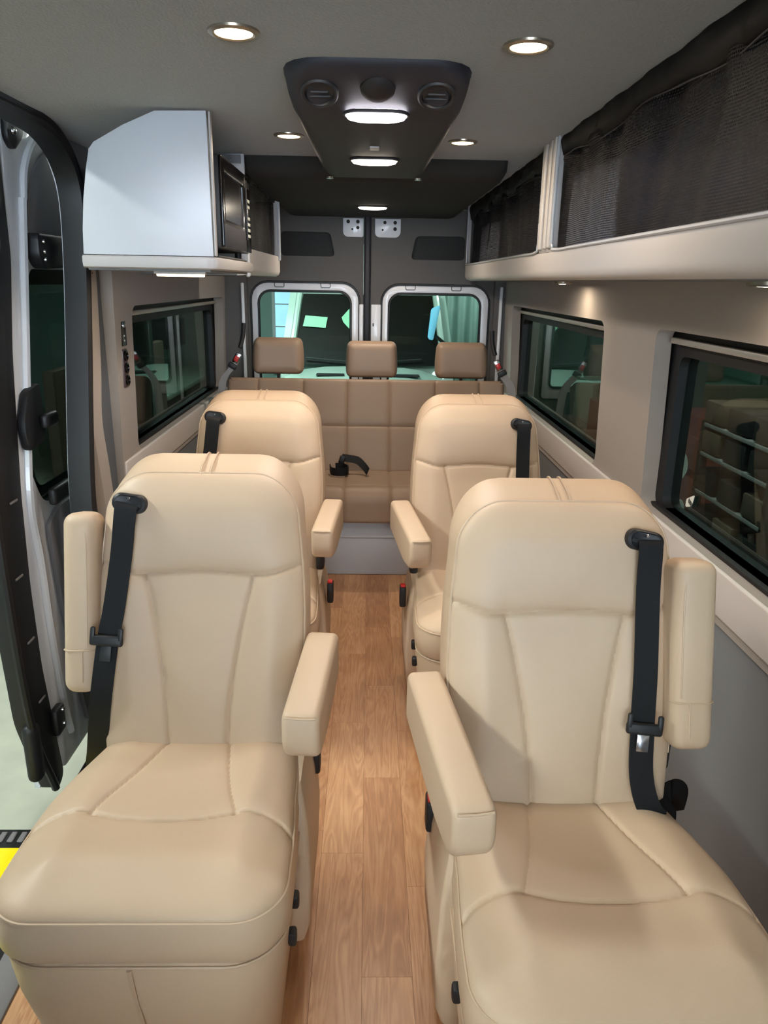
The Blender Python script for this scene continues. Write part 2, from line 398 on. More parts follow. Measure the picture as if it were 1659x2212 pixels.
# pillar cover (rounded bead following the door seal)
pc = catmull([(-.93, 2.555, 1.49), (-.93, 2.56, 1.45), (-.93, 2.53, 1.2), (-.93, 2.49, 1.0), (-.93, 2.52, .8), (-.93, 2.55, .5), (-.93, 2.56, .0)], 6)
prof = [(-.03, -.055), (.0, -.062), (.022, -.045), (.028, 0), (.022, .045), (.0, .062), (-.03, .055)]
link('trim_1', tube(pc, 0, prof=prof, up=(1, 0, 0)), M['wallf'], kind='structure', label='warm grey rounded pillar cover beside the sliding door opening')
# door opening seal
sp = [(-.915, .96, .0), (-.915, .95, .9), (-.915, .96, 1.75), (-.915, 1.05, 1.87), (-.915, 1.3, 1.88), (-.915, 1.9, 1.88), (-.915, 2.2, 1.88), (-.915, 2.36, 1.862), (-.915, 2.47, 1.80), (-.915, 2.515, 1.70),
      (-.915, 2.50, 1.52), (-.915, 2.45, 1.28), (-.915, 2.39, 1.03), (-.915, 2.345, .8), (-.915, 2.33, .55), (-.915, 2.33, .25), (-.915, 2.33, .0)]
sprof = [(-.045, -.022), (-.02, -.026), (.012, -.024), (.026, -.014), (.02, -.001), (.03, .010), (.024, .022), (.0, .026), (-.045, .024)]
seal = link('trim_2', tube(catmull(sp, 8), 0, prof=sprof, up=(1, 0, 0)), M['blackr'], kind='structure', label='black rubber seal around the sliding door opening')
# bright door jamb flange behind seal
sp2 = [(-.965, p[1]+(.07 if p[1] > 1.5 else -.03), p[2]+(.03 if p[2] > 1.8 else 0)) for p in sp[5:]]
link('jamb_flange', tube(catmull(sp2, 8), 0, prof=[(-.03, -.008), (.03, -.008), (.03, .008), (-.03, .008)], up=(1, 0, 0)), M['paint'], seal)
link('jamb_lining', plate([[(2.44, -.3), (2.64, -.3), (2.64, 1.95), (2.62, 1.95), (2.62, 1.6), (2.60, 1.3), (2.53, .9), (2.46, .6)]], 'x', -.975, -.955), M['blackr'], seal)
# floor edge and step well
link('trim_3', bm_mesh(rbox((-.775, 1.66, -.008), (.07, 1.5, .03), .006)), M['dtrim'], kind='structure', label='grey plastic sill along the floor edge')
st = empty('step_well', (-.86, 1.6, -.2), kind='structure')
link('riser', bm_mesh(rbox((-.80, 1.66, -.12), (.02, 1.5, .22), .004)), M['dtrim'], st)
link('tread', bm_mesh(rbox((-.90, 1.66, -.225), (.2, 1.5, .02), .004)), M['dtrim'], st)
for k in range(6): link('rib', bm_mesh(rbox((-.83-.028*k, 1.66, -.212), (.008, 1.46, .006), .002, 1)), M['blackr'], st)
link('outer_sill', bm_mesh(rbox((-.99, 1.66, -.27), (.05, 1.5, .12), .012)), M['blackr'], st)
link('sill_ledge', bm_mesh(rbox((-.84, 1.2, -.03), (.08, .5, .02), .006)), M['blackr'], st)

# ---------------------------------------------------------------- side windows
def side_window(name, y0, y1, z0, z1, s, lab, rail=True):
    w = empty(name, (s*.95, (y0+y1)/2, z0), label=lab, kind='structure')
    xa, xb = (.93, .985) if s > 0 else (-1.03, -.972)
    link('window_frame', plate([rrect(y0-.04, y1+.04, z0-.04, z1+.04, .05), rrect(y0+.055, y1-.055, z0+.012, z1-.075, .035)], 'x', xa, xb), M['blackr'], w)
    link('pane', plate([rrect(y0+.03, y1-.03, z0-.01, z1-.05, .03)], 'x', (xa+xb)/2, (xa+xb)/2+.004), M['tint'], w, smooth=False)
    xr = s*.918 if s > 0 else -.955
    link('shade_rail', bm_mesh(rbox((xr, (y0+y1)/2, z1-.033), (.02, y1-y0-.03, .018), .005)), M['silver'], w)
    link('sill_gasket', bm_mesh(rbox((xr+s*.02, (y0+y1)/2, z0+.006), (.05, y1-y0, .012), .003)), M['blackr'], w)
    # slider bar of the sliding pane
    return w
side_window('window_1', 2.79, 4.62, .80, 1.345, 1, 'dark tinted side window behind the right second-row seat')
side_window('window_2', .62, 2.28, .80, 1.35, 1, 'dark tinted side window beside the right front-row seat')
side_window('window_3', 2.95, 4.80, .80, 1.365, -1, 'dark tinted side window on the left wall behind the seats')
# tag hanging in front window
tg = link('pane_tag', plate([round_poly([(2.045, .895), (2.095, .870), (2.095, .845), (2.055, .858)], .008)], 'x', .9495, .951), M['paper'], smooth=False,
          label='small white barcode tag stuck on the right front window', category='tag')
for k in range(5):
    link('barcode_line', bm_mesh(rbox((.949, 2.052+.006*k, .862+.002*k), (.0008, .003, .014), 0)), M['ink'], tg, smooth=False)

# ---------------------------------------------------------------- back wall and rear doors
wb = link('wall_back', plate([rrect(-1, .98, -.3, 1.97, .02), rrect(-.765, .795, .0, 1.90, .05)], 'y', 4.86, 4.90), M['doorf'], **ST)
for s, x0, x1, gx0, gx1, zt, lab in ((-1, -.79, -.035, -.70, -.115, 1.46, 'left rear door with charcoal lining, white window surround'), (1, .008, .82, .13, .715, 1.455, 'right rear door with charcoal lining, white window surround')):
    d = empty('door_1' if s < 0 else 'door_2', ((x0+x1)/2, 4.93, 0), label=lab, kind='structure')
    hole = rrect(gx0-.048 if s < 0 else gx0-.048, gx1+.055, .74, zt, 0, rs=(.03, .03, .11, .11))
    upx0, upx1 = (-.555, -.213) if s < 0 else (.26, .60)
    zz = (1.615, 1.758) if s < 0 else (1.605, 1.745)
    rec = round_poly([(upx0, zz[0]), (upx1-.0, zz[0]), (upx1-.03, zz[1]), (upx0, zz[1])] if s < 0 else [(upx0, zz[0]), (upx1, zz[0]), (upx1, zz[1]), (upx0+.03, zz[1])], .03)
    link('upper_lining', plate([[(x0, .05), (x1, .05), (x1, 1.9), (x0, 1.9)], hole, rec], 'y', 4.905, 4.93, bevel=0), M['doorf'], d)
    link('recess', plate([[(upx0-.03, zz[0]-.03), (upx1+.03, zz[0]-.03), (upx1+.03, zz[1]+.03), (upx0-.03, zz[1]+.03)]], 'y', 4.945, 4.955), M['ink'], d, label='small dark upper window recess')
    sur = link('window_surround', plate([rrect(gx0-.046, gx1+.053, .742, zt-.002, 0, rs=(.03, .03, .11, .11)), rrect(gx0, gx1, .82, zt-.056, 0, rs=(.03, .03, .075, .075))], 'y', 4.915, 4.94, bevel=.004), M['white'], d, label='white painted window surround')
    ga = [(p[0], 4.912, p[1]) for p in rrect(gx0, gx1, .82, zt-.056, 0, rs=(.03, .03, .075, .075))]
    link('gasket', tube(ga, .008, 6, closed=True), M['blackr'], sur)
    ga = [(p[0], 4.906, p[1]) for p in rrect(gx0-.049, gx1+.056, .74, zt, 0, rs=(.03, .03, .112, .112))]
    link('outer_gasket', tube(ga, .007, 6, closed=True), M['blackr'], sur)
    # the glass follows the doors' slight inward lean towards the roof
    link('pane', plate([rrect(gx0-.01, gx1+.01, .81, zt-.046, .03)], 'y', 4.940, 4.944, lambda x, y, z: (x, y+(1.42-z)*.075, z)), M['tint2'], d, smooth=False)
    for fx in (.28, .78):
        xc = gx0+(gx1-gx0)*(fx if s < 0 else fx)-.03
        ck = rrect(xc-.03, xc+.03, zt-.032, zt+.002, .008)
        link('clip', tube([(p[0], 4.910, p[1]) for p in ck], .0022, 5, closed=True), M['black'], sur)
    # lower metal strip near the meeting edge
    mx0, mx1 = (-.060, -.032) if s < 0 else (.016, .078)
    link('edge_panel', bm_mesh(rbox(((mx0+mx1)/2, 4.90, 1.08), (mx1-mx0, .012, .50), .004)), M['white'], d)
    if s > 0: link('lock_slot', bm_mesh(rbox((.03, 4.893, 1.205), (.007, .004, .02), .002)), M['black'], d)
    px0, px1 = (-.163, -.037) if s < 0 else (.034, .193)
    lp = link('hinge_plate', plate([rrect(px0, px1, 1.732, 1.84, 0, rs=(.03, .012 if s < 0 else .035, .004, .004))], 'y', 4.888, 4.905, bevel=.002), M['white'], d, label='white perforated metal plate beside the centre post')
    for (hx, hz, hr) in ((.25, .82, .011), (.72, .82, .011), (.72, .5, .010), (.45, .42, .006)) if s < 0 else ((.38, .8, .010), (.78, .8, .011), (.78, .46, .011), (.3, .40, .006)):
        link('hole', lathe([(hr, 0), (hr, .002)], (px0+(px1-px0)*hx, 4.8885, 1.732+.108*hz), (0, -1, 0), 14), M['ink'], lp)
link('trim_4', bm_mesh(rbox((-.011, 4.865, 1.30), (.044, .05, 1.16), .015, 3)), M['console'], kind='structure', label='dark vertical centre post between the rear doors')
for s, x in ((-1, -.79), (1, .835)):
    link('trim_5' if s < 0 else 'trim_6', bm_mesh(rbox((x, 4.85, .95), (.02, .02, 1.0), .006)), M['white'], kind='structure', label='white painted strip at the %s edge of the rear doors' % ('left' if s < 0 else 'right'))

# dark rear headliner panel
prf = [(-.50, 1.93), (-.50, 1.875), (-.485, 1.853), (-.45, 1.845), (.48, 1.845), (.515, 1.853), (.53, 1.875), (.53, 1.93)]
bm = bmesh.new(); secs = []
for (y, dz, dx) in ((3.09, .060, .05), (3.095, .035, .02), (3.12, .010, .004), (3.18, 0, 0), (4.2, 0, 0), (4.86, 0, 0)):
    secs.append([(x*(1-dx*.3), y, min(1.93, z+dz)) for x, z in prf])
link('rear_roof_panel', loft(secs), M['darkfab'], label='black fabric roof panel over the rear bench', category='roof panel')

# ================================================================ OVERHEAD STORAGE
SY0, SY1 = -.7, 4.86
def extr(poly, y0, y1, bev=0):
    return plate([poly], 'y', y0, y1, bevel=bev)
sh = empty('overhead_shelf', (.75, 2.0, 1.49), label='long light grey overhead shelf along the right wall', category='shelf')
link('fascia', extr([(.600, 1.574), (.600, 1.515), (.604, 1.500), (.614, 1.490), (.635, 1.485), (.66, 1.484), (.66, 1.500), (.622, 1.504), (.616, 1.574)], SY0, SY1), M['lamw'], sh)
link('shelf_board', bm_mesh(rbox((.755, 2.08, 1.490), (.24, 5.5, .012), .003)), M['walld'], sh)
lipP = [(.601, y, 1.577) for y in (SY0, 2.53)]
def post(y0, y1, parent, x=.600, nm='post', s=1, top=1.935, rib=True):
    p = link(nm, bm_mesh(rbox((x+s*.010, (y0+y1)/2, (1.57+top)/2), (.02, y1-y0, top-1.57), .003)), M['trim'], parent)
    if rib:
        for fy in ((y0+.03), (y0+.085), (y1-.03)):
            link('rib', bm_mesh(rbox((x-s*.002, fy, (1.585+top)/2), (.014, .034, top-1.585), .006, 3)), M['lamw'], p)
    return p
post(2.58, 2.77, sh); post(4.80, 4.86, sh, rib=False)
def rim(pts, parent, nm='opening_rim'):
    return link(nm, tube(catmull(pts, 5), .005, 7), M['lam'], parent)
rim([(.598, -.7, 1.578), (.598, 2.0, 1.578), (.598, 2.50, 1.578), (.598, 2.56, 1.592), (.598, 2.575, 1.63), (.598, 2.575, 1.93)], sh)
rim([(.598, 2.775, 1.93), (.598, 2.775, 1.65), (.598, 2.78, 1.60), (.598, 2.83, 1.578), (.598, 3.2, 1.578), (.598, 4.7, 1.578), (.598, 4.78, 1.59), (.598, 4.795, 1.64), (.598, 4.795, 1.93)], sh)
# nets: hanging mesh with folds
def net(parent, y0, y1, x, s, z0, z1, seed, lab):
    rg = random.Random(seed)
    ph = [(rg.uniform(8, 14), rg.uniform(0, 6), .010), (rg.uniform(22, 30), rg.uniform(0, 6), .007), (rg.uniform(45, 60), rg.uniform(0, 6), .004)]
    ny, nz = max(30, int((y1-y0)*70)), 24; V = []; F = []; uv = []
    for j in range(nz+1):
        f = j/nz; z = z0+(z1-z0)*f
        for i in range(ny+1):
            y = y0+(y1-y0)*i/ny; sl = y+f*.10*math.sin(y*5)
            a = .35+.65*f
            wv = sum(am*a*math.sin(fr*sl+p) for fr, p, am in ph)+.02*math.exp(-((f-.80)/.07)**2)*(.5+.5*math.sin(17*y+seed))*-1
            V.append((x+s*(.022+wv+.012*f), y, z)); uv.append((sl*170, z*170))
    for j in range(nz):
        for i in range(ny): F.append((j*(ny+1)+i, j*(ny+1)+i+1, (j+1)*(ny+1)+i+1, (j+1)*(ny+1)+i))
    me = pyd(V, F); ul = me.uv_layers.new(name='UVMap')
    for lp in me.loops: ul.data[lp.index].uv = uv[lp.vertex_index]
    t = link('storage_net', me, M['net'], parent, label=lab)
    # gathered top hem
    V = []; F = []; ny = int((y1-y0)*60)
    for i in range(ny+1):
        y = y0+(y1-y0)*i/ny; a = .004*math.sin(y*23+seed)+.0015*math.sin(y*61)
        zb = z1-.070-.010*math.sin(y*9+seed)
        V += [(x+s*(.016+a*.5), y, z1+.01), (x+s*(.004+a), y, z1-.02), (x+s*(.006-a*.6), y, (z1+zb)/2-.01), (x+s*(.016+a), y, zb)]
    for i in range(ny):
        for k in range(3): F.append((i*4+k, i*4+4+k, i*4+5+k, i*4+1+k))
    me = pyd(V, F); h = link('top_hem', me, M['belt'], t)
    md = h.modifiers.new('s', 'SOLIDIFY'); md.thickness = .003
    link('hem_cord', tube([(x+s*(.014+.004*math.sin(y*23)), y, z1-.073-.010*math.sin(y*9+seed)) for y in np.linspace(y0+.02, y1-.02, int((y1-y0)*30))], .0022, 6), M['console'], t)
    return t
net(sh, -.65, 2.575, .600, 1, 1.575, 1.925, 1, 'black mesh storage net on the front half of the right overhead shelf')
net(sh, 2.775, 4.795, .600, 1, 1.575, 1.915, 2, 'black mesh storage net on the rear half of the right overhead shelf')
# grey pleated cloth seen through the net
def cloth(y0, y1, x, z0, z1, n, lab, seed):
    V = []; F = []; rg = random.Random(seed); m = n*10
    for j in range(9):
        f = j/8
        for i in range(m+1):
            g = i/m; y = y0+(y1-y0)*g+.02*math.sin(3*f+g*7)*f
            V.append((x+.022*math.sin(g*n*2*PI)*(.4+.6*(1-f))+.01*math.sin(5*g+seed), y, z0+(z1-z0)*f))
    for j in range(8):
        for i in range(m): F.append((j*(m+1)+i, j*(m+1)+i+1, (j+1)*(m+1)+i+1, (j+1)*(m+1)+i))
    o = link('folded_cloth', pyd(V, F), M['greycloth'], label=lab, category='cloth')
    md = o.modifiers.new('s', 'SOLIDIFY'); md.thickness = .003
    return o
cloth(2.16, 2.56, .662, 1.503, 1.80, 4, 'pale grey pleated cloth behind the front net of the right overhead shelf', 1)
cloth(4.05, 4.62, .662, 1.503, 1.78, 4, 'pale grey pleated cloth behind the rear net of the right overhead shelf', 2)

# left cabinet
cb = empty('overhead_cabinet', (-.65, 2.6, 1.49), label='light grey overhead cabinet holding the microwave on the left wall', category='cabinet')
CY = 2.30
fp = [(-.455, 1.532), (-.457, 1.915), (-.60, 1.912), (-.69, 1.875), (-.775, 1.830), (-.790, 1.812), (-.803, 1.76), (-.818, 1.68), (-.828, 1.60), (-.832, 1.532)]
link('front_panel', plate([fp], 'y', CY, CY+.018, bevel=.0015), M['lam'], cb)
link('edge_strip', bm_mesh(rbox((-.449, CY+.009, 1.723), (.006, .022, .38), .002)), M['trim'], cb)
link('rear_panel', plate([[(-.47, 1.54), (-.47, 1.915), (-.60, 1.912), (-.69, 1.875), (-.775, 1.830), (-.83, 1.6), (-.83, 1.54)]], 'y', 3.03, 3.048, bevel=.0015), M['lam'], cb)
bk = link('bracket', bm_mesh(rbox((-.60, 3.020, 1.895), (.24, .004, .03), .001, 1)), M['chrome'], cb)
for x in (-.52, -.60, -.68): link('screw', lathe([(.005, 0), (.004, .003)], (x, 3.018, 1.893), (0, -1, 0), 10), M['chrome'], bk)
# rounded lower rail wrapping the front corner
rl = [(-.832, CY-.002, 1.512), (-.6, CY-.005, 1.512), (-.50, CY-.005, 1.512), (-.468, CY, 1.512), (-.452, CY+.03, 1.512), (-.452, CY+.2, 1.512), (-.452, 2.98, 1.512)]
rp_ = [(-.018, -.004), (-.014, -.010), (0, -.012), (.014, -.008), (.018, .002), (.018, .012), (-.018, .012)]
link('lower_rail', tube(catmull(rl, 6), 0, prof=rp_, up=(0, 0, -1)), M['trim'], cb)
link('deck', bm_mesh(rbox((-.645, 2.67, 1.508), (.36, .72, .018), .003)), M['lamw'], cb)
link('underside', bm_mesh(rbox((-.65, 2.67, 1.494), (.36, .70, .01), .003)), M['walld'], cb)
# rear part of left shelf
s2 = empty('overhead_shelf', (-.7, 3.7, 1.49), label='short light grey overhead shelf on the left wall behind the microwave', category='shelf')
link('fascia', extr([(-.470, 1.585), (-.470, 1.51), (-.476, 1.496), (-.49, 1.486), (-.52, 1.484), (-.52, 1.50), (-.49, 1.506), (-.488, 1.585)], 3.075, 4.12), M['lamw'], s2)
link('end_cap', bm_mesh(rbox((-.474, 3.068, 1.532), (.018, .02, .108), .008, 3)), M['lam'], s2)
link('shelf_board', bm_mesh(rbox((-.70, 3.61, 1.490), (.42, 1.06, .012), .003)), M['walld'], s2)
post(4.06, 4.12, s2, x=-.470, s=-1, rib=False)
link('rib', bm_mesh(rbox((-.466, 4.075, 1.75), (.014, .03, .37), .006, 3)), M['lam'], s2)
net(s2, 3.06, 4.06, -.470, -1, 1.585, 1.92, 4, 'black mesh storage net on the left shelf behind the microwave')

# microwave
mw = empty('microwave_oven', (-.62, 2.72, 1.56), label='black microwave oven set in the left overhead cabinet', category='microwave')
my0, my1, mz0, mz1, mx = 2.44, 2.99, 1.562, 1.828, -.447
link('body', bm_mesh(rbox((-.63, (my0+my1)/2, (mz0+mz1)/2), (.35, my1-my0, mz1-mz0), .006)), M['black'], mw)
dr = link('door', plate([rrect(my0, my1-.115, mz0+.002, mz1-.002, .006), rrect(my0+.045, my1-.16, mz0+.085, mz1-.045, .006)], 'x', -.456, mx, bevel=.002), M['gloss'], mw)
link('door_glass', plate([rrect(my0+.04, my1-.155, mz0+.08, mz1-.04, .004)], 'x', -.455, -.4515), M['gloss'], dr)
link('door_band', bm_mesh(rbox((-.4465, my0+.215, mz0+.037), (.003, .42, .066), .001)), M['console'], dr)
cp = link('control_panel', bm_mesh(rbox((-.4515, my1-.057, (mz0+mz1)/2), (.011, .108, mz1-mz0-.004), .002)), M['gloss'], mw)
for r_i in range(7):
    if r_i == 4: continue
    for c_i in range(2):
        link('button', bm_mesh(rbox((-.4455, my1-.08+c_i*.04, mz0+.060+r_i*.020), (.002, .030, .011), .001, 1)), M['paper'], cp)
link('display', bm_mesh(rbox((-.4455, my1-.06, mz1-.035), (.002, .07, .02), .001)), M['ink'], cp)
link('door_handle', bm_mesh(rbox((-.442, my1-.122, (mz0+mz1)/2+.01), (.006, .005, .20), .002)), M['black'], mw)
for y in (my0+.05, my1-.05): link('foot', lathe([(.012, 0), (.012, .034)], (-.49, y, 1.528)), M['black'], mw)
link('tray', bm_mesh(rbox((-.62, (my0+my1)/2, 1.535), (.30, .5, .014), .005)), M['dark'], mw)

# ================================================================ CEILING UNIT AND LAMPS
ac = empty('roof_console', (.015, 2.3, 1.92), label='charcoal rooftop air console with round vents on the ceiling', category='air console')
secs = []
for (y, hw, dep) in ((1.775, .12, .002), (1.782, .150, .012), (1.80, .178, .024), (1.83, .198, .034), (1.87, .208, .044), (1.91, .210, .058), (1.96, .210, .068), (2.02, .208, .078), (2.3, .203, .080), (2.7, .198, .078), (3.05, .195, .076), (3.10, .19, .070)):
    ring = []
    n = 12; rc = min(.05, dep*.9)
    zb = CZ-dep
    ring.append((.015-hw-.008, y, CZ+.01))
    for k in range(n+1):
        a = PI+.5*PI*k/n; ring.append((.015-hw+rc+rc*math.cos(a), y, zb+rc+rc*math.sin(a)))
    for k in range(n+1):
        a = 1.5*PI+.5*PI*k/n; ring.append((.015+hw-rc+rc*math.cos(a), y, zb+rc+rc*math.sin(a)))
    ring.append((.015+hw+.008, y, CZ+.01)); secs.append(ring)
link('housing', loft(secs), M['console'], ac)
VT = Vector((0, .55, 1)).normalized()
for x in (-.115, .147):
    v = link('round_vent', lathe([(.043, .006), (.043, -.003), (.039, -.007), (.034, -.005), (.031, .001), (.0, .001)], (x, 1.862, CZ-.049), VT), M['black'], ac)
    link('vent_flap', lathe([(.030, 0), (.028, -.004), (0, -.005)], (x, 1.868, CZ-.047), (.2*(1 if x > 0 else -1), .75, 1)), M['console'], v)
    for k in range(3): link('slat', bm_mesh(rbox((x, 1.85+.018*k, CZ-.050-.005*k), (.05-.01*abs(k-1), .003, .005), .001, 1)), M['blackr'], v)
link('sensor_dome', lathe([(.040, .006), (.038, -.002), (.028, -.009), (.012, -.013), (0, -.014)], (.015, 1.845, CZ-.044), VT), M['blackr'], ac)
for x in (.006, .022): link('sensor_pin', bm_mesh(rbox((x, 1.858, CZ-.056), (.003, .014, .005), .001)), M['chrome'], ac)
for s in (-1, 1): link('side_strip', bm_mesh(rbox((.015+s*.205, 2.55, CZ-.01), (.004, .9, .005), .001)), M['silver'], ac)
for s in (-1, 1): link('corner_clip', lathe([(.016, .0), (.014, -.006), (0, -.008)], (.015+s*.165, 3.02, CZ-.079)), M['chrome'], ac)
link('tail_switch', bm_mesh(rbox((.012, 2.36, CZ-.081), (.028, .04, .008), .003)), M['trim'], ac)

def dome(x, y, z, wx, wy, mt, lab, power, col):
    t = empty('dome_lamp', (x, y, z), label=lab, category='ceiling light', group='oval dome lamps along the roof centre')
    lens = []
    for (sc, h) in ((1.0, .004), (1.0, -.004), (.93, -.010), (.75, -.013), (.4, -.015)):
        lens.append([(x+p[0]*sc, y+p[1]*sc, z+h) for p in rrect(-wx/2, wx/2, -wy/2, wy/2, wy*.48, 8)])
    link('lens', loft(lens), mt, t)
    link('lamp_ring', tube([(x+p[0], y+p[1], z-.001) for p in rrect(-wx/2-.003, wx/2+.003, -wy/2-.003, wy/2+.003, wy*.48, 8)], .004, 6, closed=True), M['console'], t)
    area_light('lamp_glow', (0, 0, -.02), wx*.9, power, col, sy=wy*.8, parent=t)
    return t
dome(.013, 1.955, CZ-.072, .145, .085, M['cool'], 'bright white oval dome lamp under the roof console', 3.6, (.95, .96, 1.05))
dome(.013, 2.58, CZ-.081, .145, .075, M['warm2'], 'thin oval dome lamp at the rear end of the roof console', 4.0, (1, .88, .74))
dome(.015, 4.16, 1.842, .150, .07, M['warm2'], 'rearmost oval dome lamp on the black roof panel', 6.5, (1, .86, .70))
fd = dome(.015, -.35, CZ-.01, .150, .085, M['cool'], 'unseen cool white oval dome lamp added on the roof for front light', .5, (.82, .93, 1.12))  # out of view, added with the point light below for cool front light
pl = bpy.data.lights.new('lamp_glow', 'POINT'); pl.energy = 4; pl.color = (.80, .92, 1.12); pl.shadow_soft_size = .06
po = bpy.data.objects.new('lamp_glow', pl); po.location = (0, 0, -.09); C.objects.link(po); po.parent = fd
def puck(x, y, z, lab, power, col, grp, r=.038, lm='warm'):
    t = empty('puck_light', (x, y, z), label=lab, category='ceiling light', group=grp)
    link('bezel', lathe([(r+.012, .004), (r+.011, -.003), (r+.002, -.006), (r-.002, -.004), (r-.002, .004)], (x, y, z)), M['bezel'], t)
    link('lens', lathe([(r-.001, .003), (r-.001, -.003), (r*.6, -.006), (0, -.007)], (x, y, z)), M[lm], t)
    area_light('lamp_glow', (0, 0, -.012), r*1.8, power, col, parent=t, shape='DISK')
    return t
WARM = (1, .82, .62)
for x, y, lab in ((-.262, 1.62, 'front left round warm ceiling puck light'), (.309, 1.66, 'front right round warm ceiling puck light'), (-.265, 2.665, 'rear left round warm ceiling puck light'), (.307, 2.715, 'rear right round warm ceiling puck light')):
    puck(x, y, CZ-.001, lab, 2.0, WARM, 'round ceiling puck lights')
for x, y, lab in ((.76, 3.03, 'small warm puck light under the rear of the right overhead shelf'), (.76, 1.47, 'small warm puck light under the front of the right overhead shelf')):
    puck(x, y, 1.479, lab, 1.1, WARM, 'puck lights under the right overhead shelf', r=.026)
sl = empty('strip_light', (-.59, 2.43, 1.488), label='warm strip light under the left overhead cabinet', category='light')
link('housing', bm_mesh(rbox((-.585, 2.43, 1.486), (.16, .03, .010), .003)), M['trim'], sl)
link('lens', bm_mesh(rbox((-.585, 2.43, 1.479), (.145, .022, .009), .003)), M['warm'], sl)
area_light('lamp_glow', (0, 0, -.016), .14, 1.3, WARM, sy=.02, parent=sl)

# ================================================================ CAPTAIN CHAIRS
REC = math.radians(16.6); SR, CR = math.sin(REC), math.cos(REC)
def make_chair(x0, y0, s, lab, belt, arm=(.241, -.24, .34, 4, .705), up=(.268, .11, .775, .072, .40), bz=0):
    """s = -1: window side is at -x, aisle at +x"""
    t = empty('captain_chair', (x0, y0, 0), label=lab, category='seat', group='tan leather captain chairs')
    L = M['leather']
    # ---- backrest
    H = .679
    def bmap(a, b, c): return (x0+a+s*.008, y0+.0036+b*SR-c*CR, .40+b*CR+c*SR)
    def half(b):
        w = .206+.026*math.sin(min(1, b/.55)*PI*.62)-.026*max(0, (b-.30)/.38)**1.6
        rc = .095
        if b > H-rc: w = w-rc+math.sqrt(max(0, rc*rc-(b-(H-rc))**2))*.96+.0038
        if b < .03: w = w-.03+math.sqrt(max(0, .03**2-(.03-b)**2))
        return w
    hs = catmull([(-.235, .482), (-.200, .470), (-.145, .454), (-.08, .458), (0, .462), (.08, .458), (.145, .454), (.200, .470), (.235, .482)], 8)
    vsm = [catmull([(q*.120, .452), (q*.103, .38), (q*.080, .25), (q*.067, .12), (q*.062, -.01)], 5) for q in (-1, 1)]
    def bulge(A, B):
        up = .012*np.exp(-((B-.575)/.085)**2)*np.exp(-(A/.19)**4)
        wing = .010*np.exp(-((np.abs(A)-.165)/.05)**2)*np.exp(-((B-.24)/.19)**2)
        lum = .010*np.exp(-((B-.17)/.12)**2)*np.exp(-(A/.12)**2)
        dim = -.005*np.exp(-((B-.42)/.06)**2)*np.exp(-(A/.15)**2)
        return up+wing+lum+dim
    rise = lambda k: (lambda p, n: k[0]+k[1]*max(0, n[1])**2)
    gus = ((0, 0), (rise((.003, .004)), -.010), (rise((.008, .022)), -.045), (rise((.008, .042)), -.085), (rise((.002, .048)), -.112), (rise((-.015, .030)), -.130), (rise((-.06, -.02)), -.140))
    me, pipe = cushion(H, half, bmap, nu=140, nv=190, E=.032, r=.075, bulge=bulge, seams=[(np.array([(p.x, p.y) for p in map(lambda v: Vector((v[0], v[1])), hs)]), .0065, .005)]+[([(p[0], p[1]) for p in q], .005, .005) for q in vsm], gusset=gus)
    bk = link('backrest', me, L, t)
    # piping only around top and upper sides
    pp = [p for p in pipe if p.z > .56]
    k0 = next((i for i in range(len(pipe)) if pipe[i].z > .56 and pipe[i-1].z <= .56), 0)
    rot = pipe[k0:]+pipe[:k0]; pp = [p for p in rot if p.z > .56]
    link('piping', tube(pp, .0026, 6), M['thread'], bk)
    # double stitched seam crossing the top gusset
    for dx in (-.011, .011):
        pts = []
        for (o, c) in ((-.006, .006), (.003, -.002), (.016, -.018), (.032, -.045), (.050, -.085), (.051, -.105)):
            pts.append(bmap(dx+.004, H+o+.0015, c))
        link('top_stitch', tube(catmull(pts, 4), .0022, 6), M['thread'], bk)
    # ---- seat
    HS = .54
    def smap(a, b, c):
        dip = -.010*math.exp(-((b-.03)/.12)**2)
        return (x0+a+s*.02*min(1, b/.25), y0+.07-b, .463+c+dip)
    def shalf(b):
        w = .206+.043*math.sin(min(1, b/.42)*PI/2); rc = .09
        if b > HS-rc: w = w-rc+math.sqrt(max(0, rc*rc-(b-(HS-rc))**2))*.97+.0028
        return w
    cs = catmull([(-.262, .365), (-.22, .328), (-.155, .314), (-.08, .328), (0, .334), (.08, .328), (.155, .314), (.22, .328), (.262, .365)], 8)
    dg = [[(q*.064, .05), (q*.095, .18), (q*.138, .314)] for q in (-1, 1)]
    def sb(A, B):
        return .014*np.exp(-((B-.44)/.07)**2)*np.exp(-(A/.2)**4)+.008*np.exp(-((np.abs(A)-.17)/.045)**2)-.008*np.exp(-((B-.2)/.1)**2)*np.exp(-(A/.1)**2)
    sg = ((0, 0), (.003, -.008), (.007, -.04), (.005, -.072), (-.004, -.086), (-.03, -.092))
    me, pipe = cushion(HS, shalf, smap, nu=150, nv=170, E=.034, r=.10, bulge=sb, seams=[([(p[0], p[1]) for p in cs], .005, .0045)]+[([(p[0], p[1]) for p in catmull(q, 5)], .0045, .0045) for q in dg], gusset=sg)
    se = link('seat', me, L, t)
    k0 = next((i for i in range(len(pipe)) if pipe[i].y < y0-.02 and pipe[i-1].y >= y0-.02), 0)
    rot = pipe[k0:]+pipe[:k0]; pp = [p for p in rot if p.y < y0-.02]
    link('piping', tube(pp, .0028, 6), M['thread'], se)
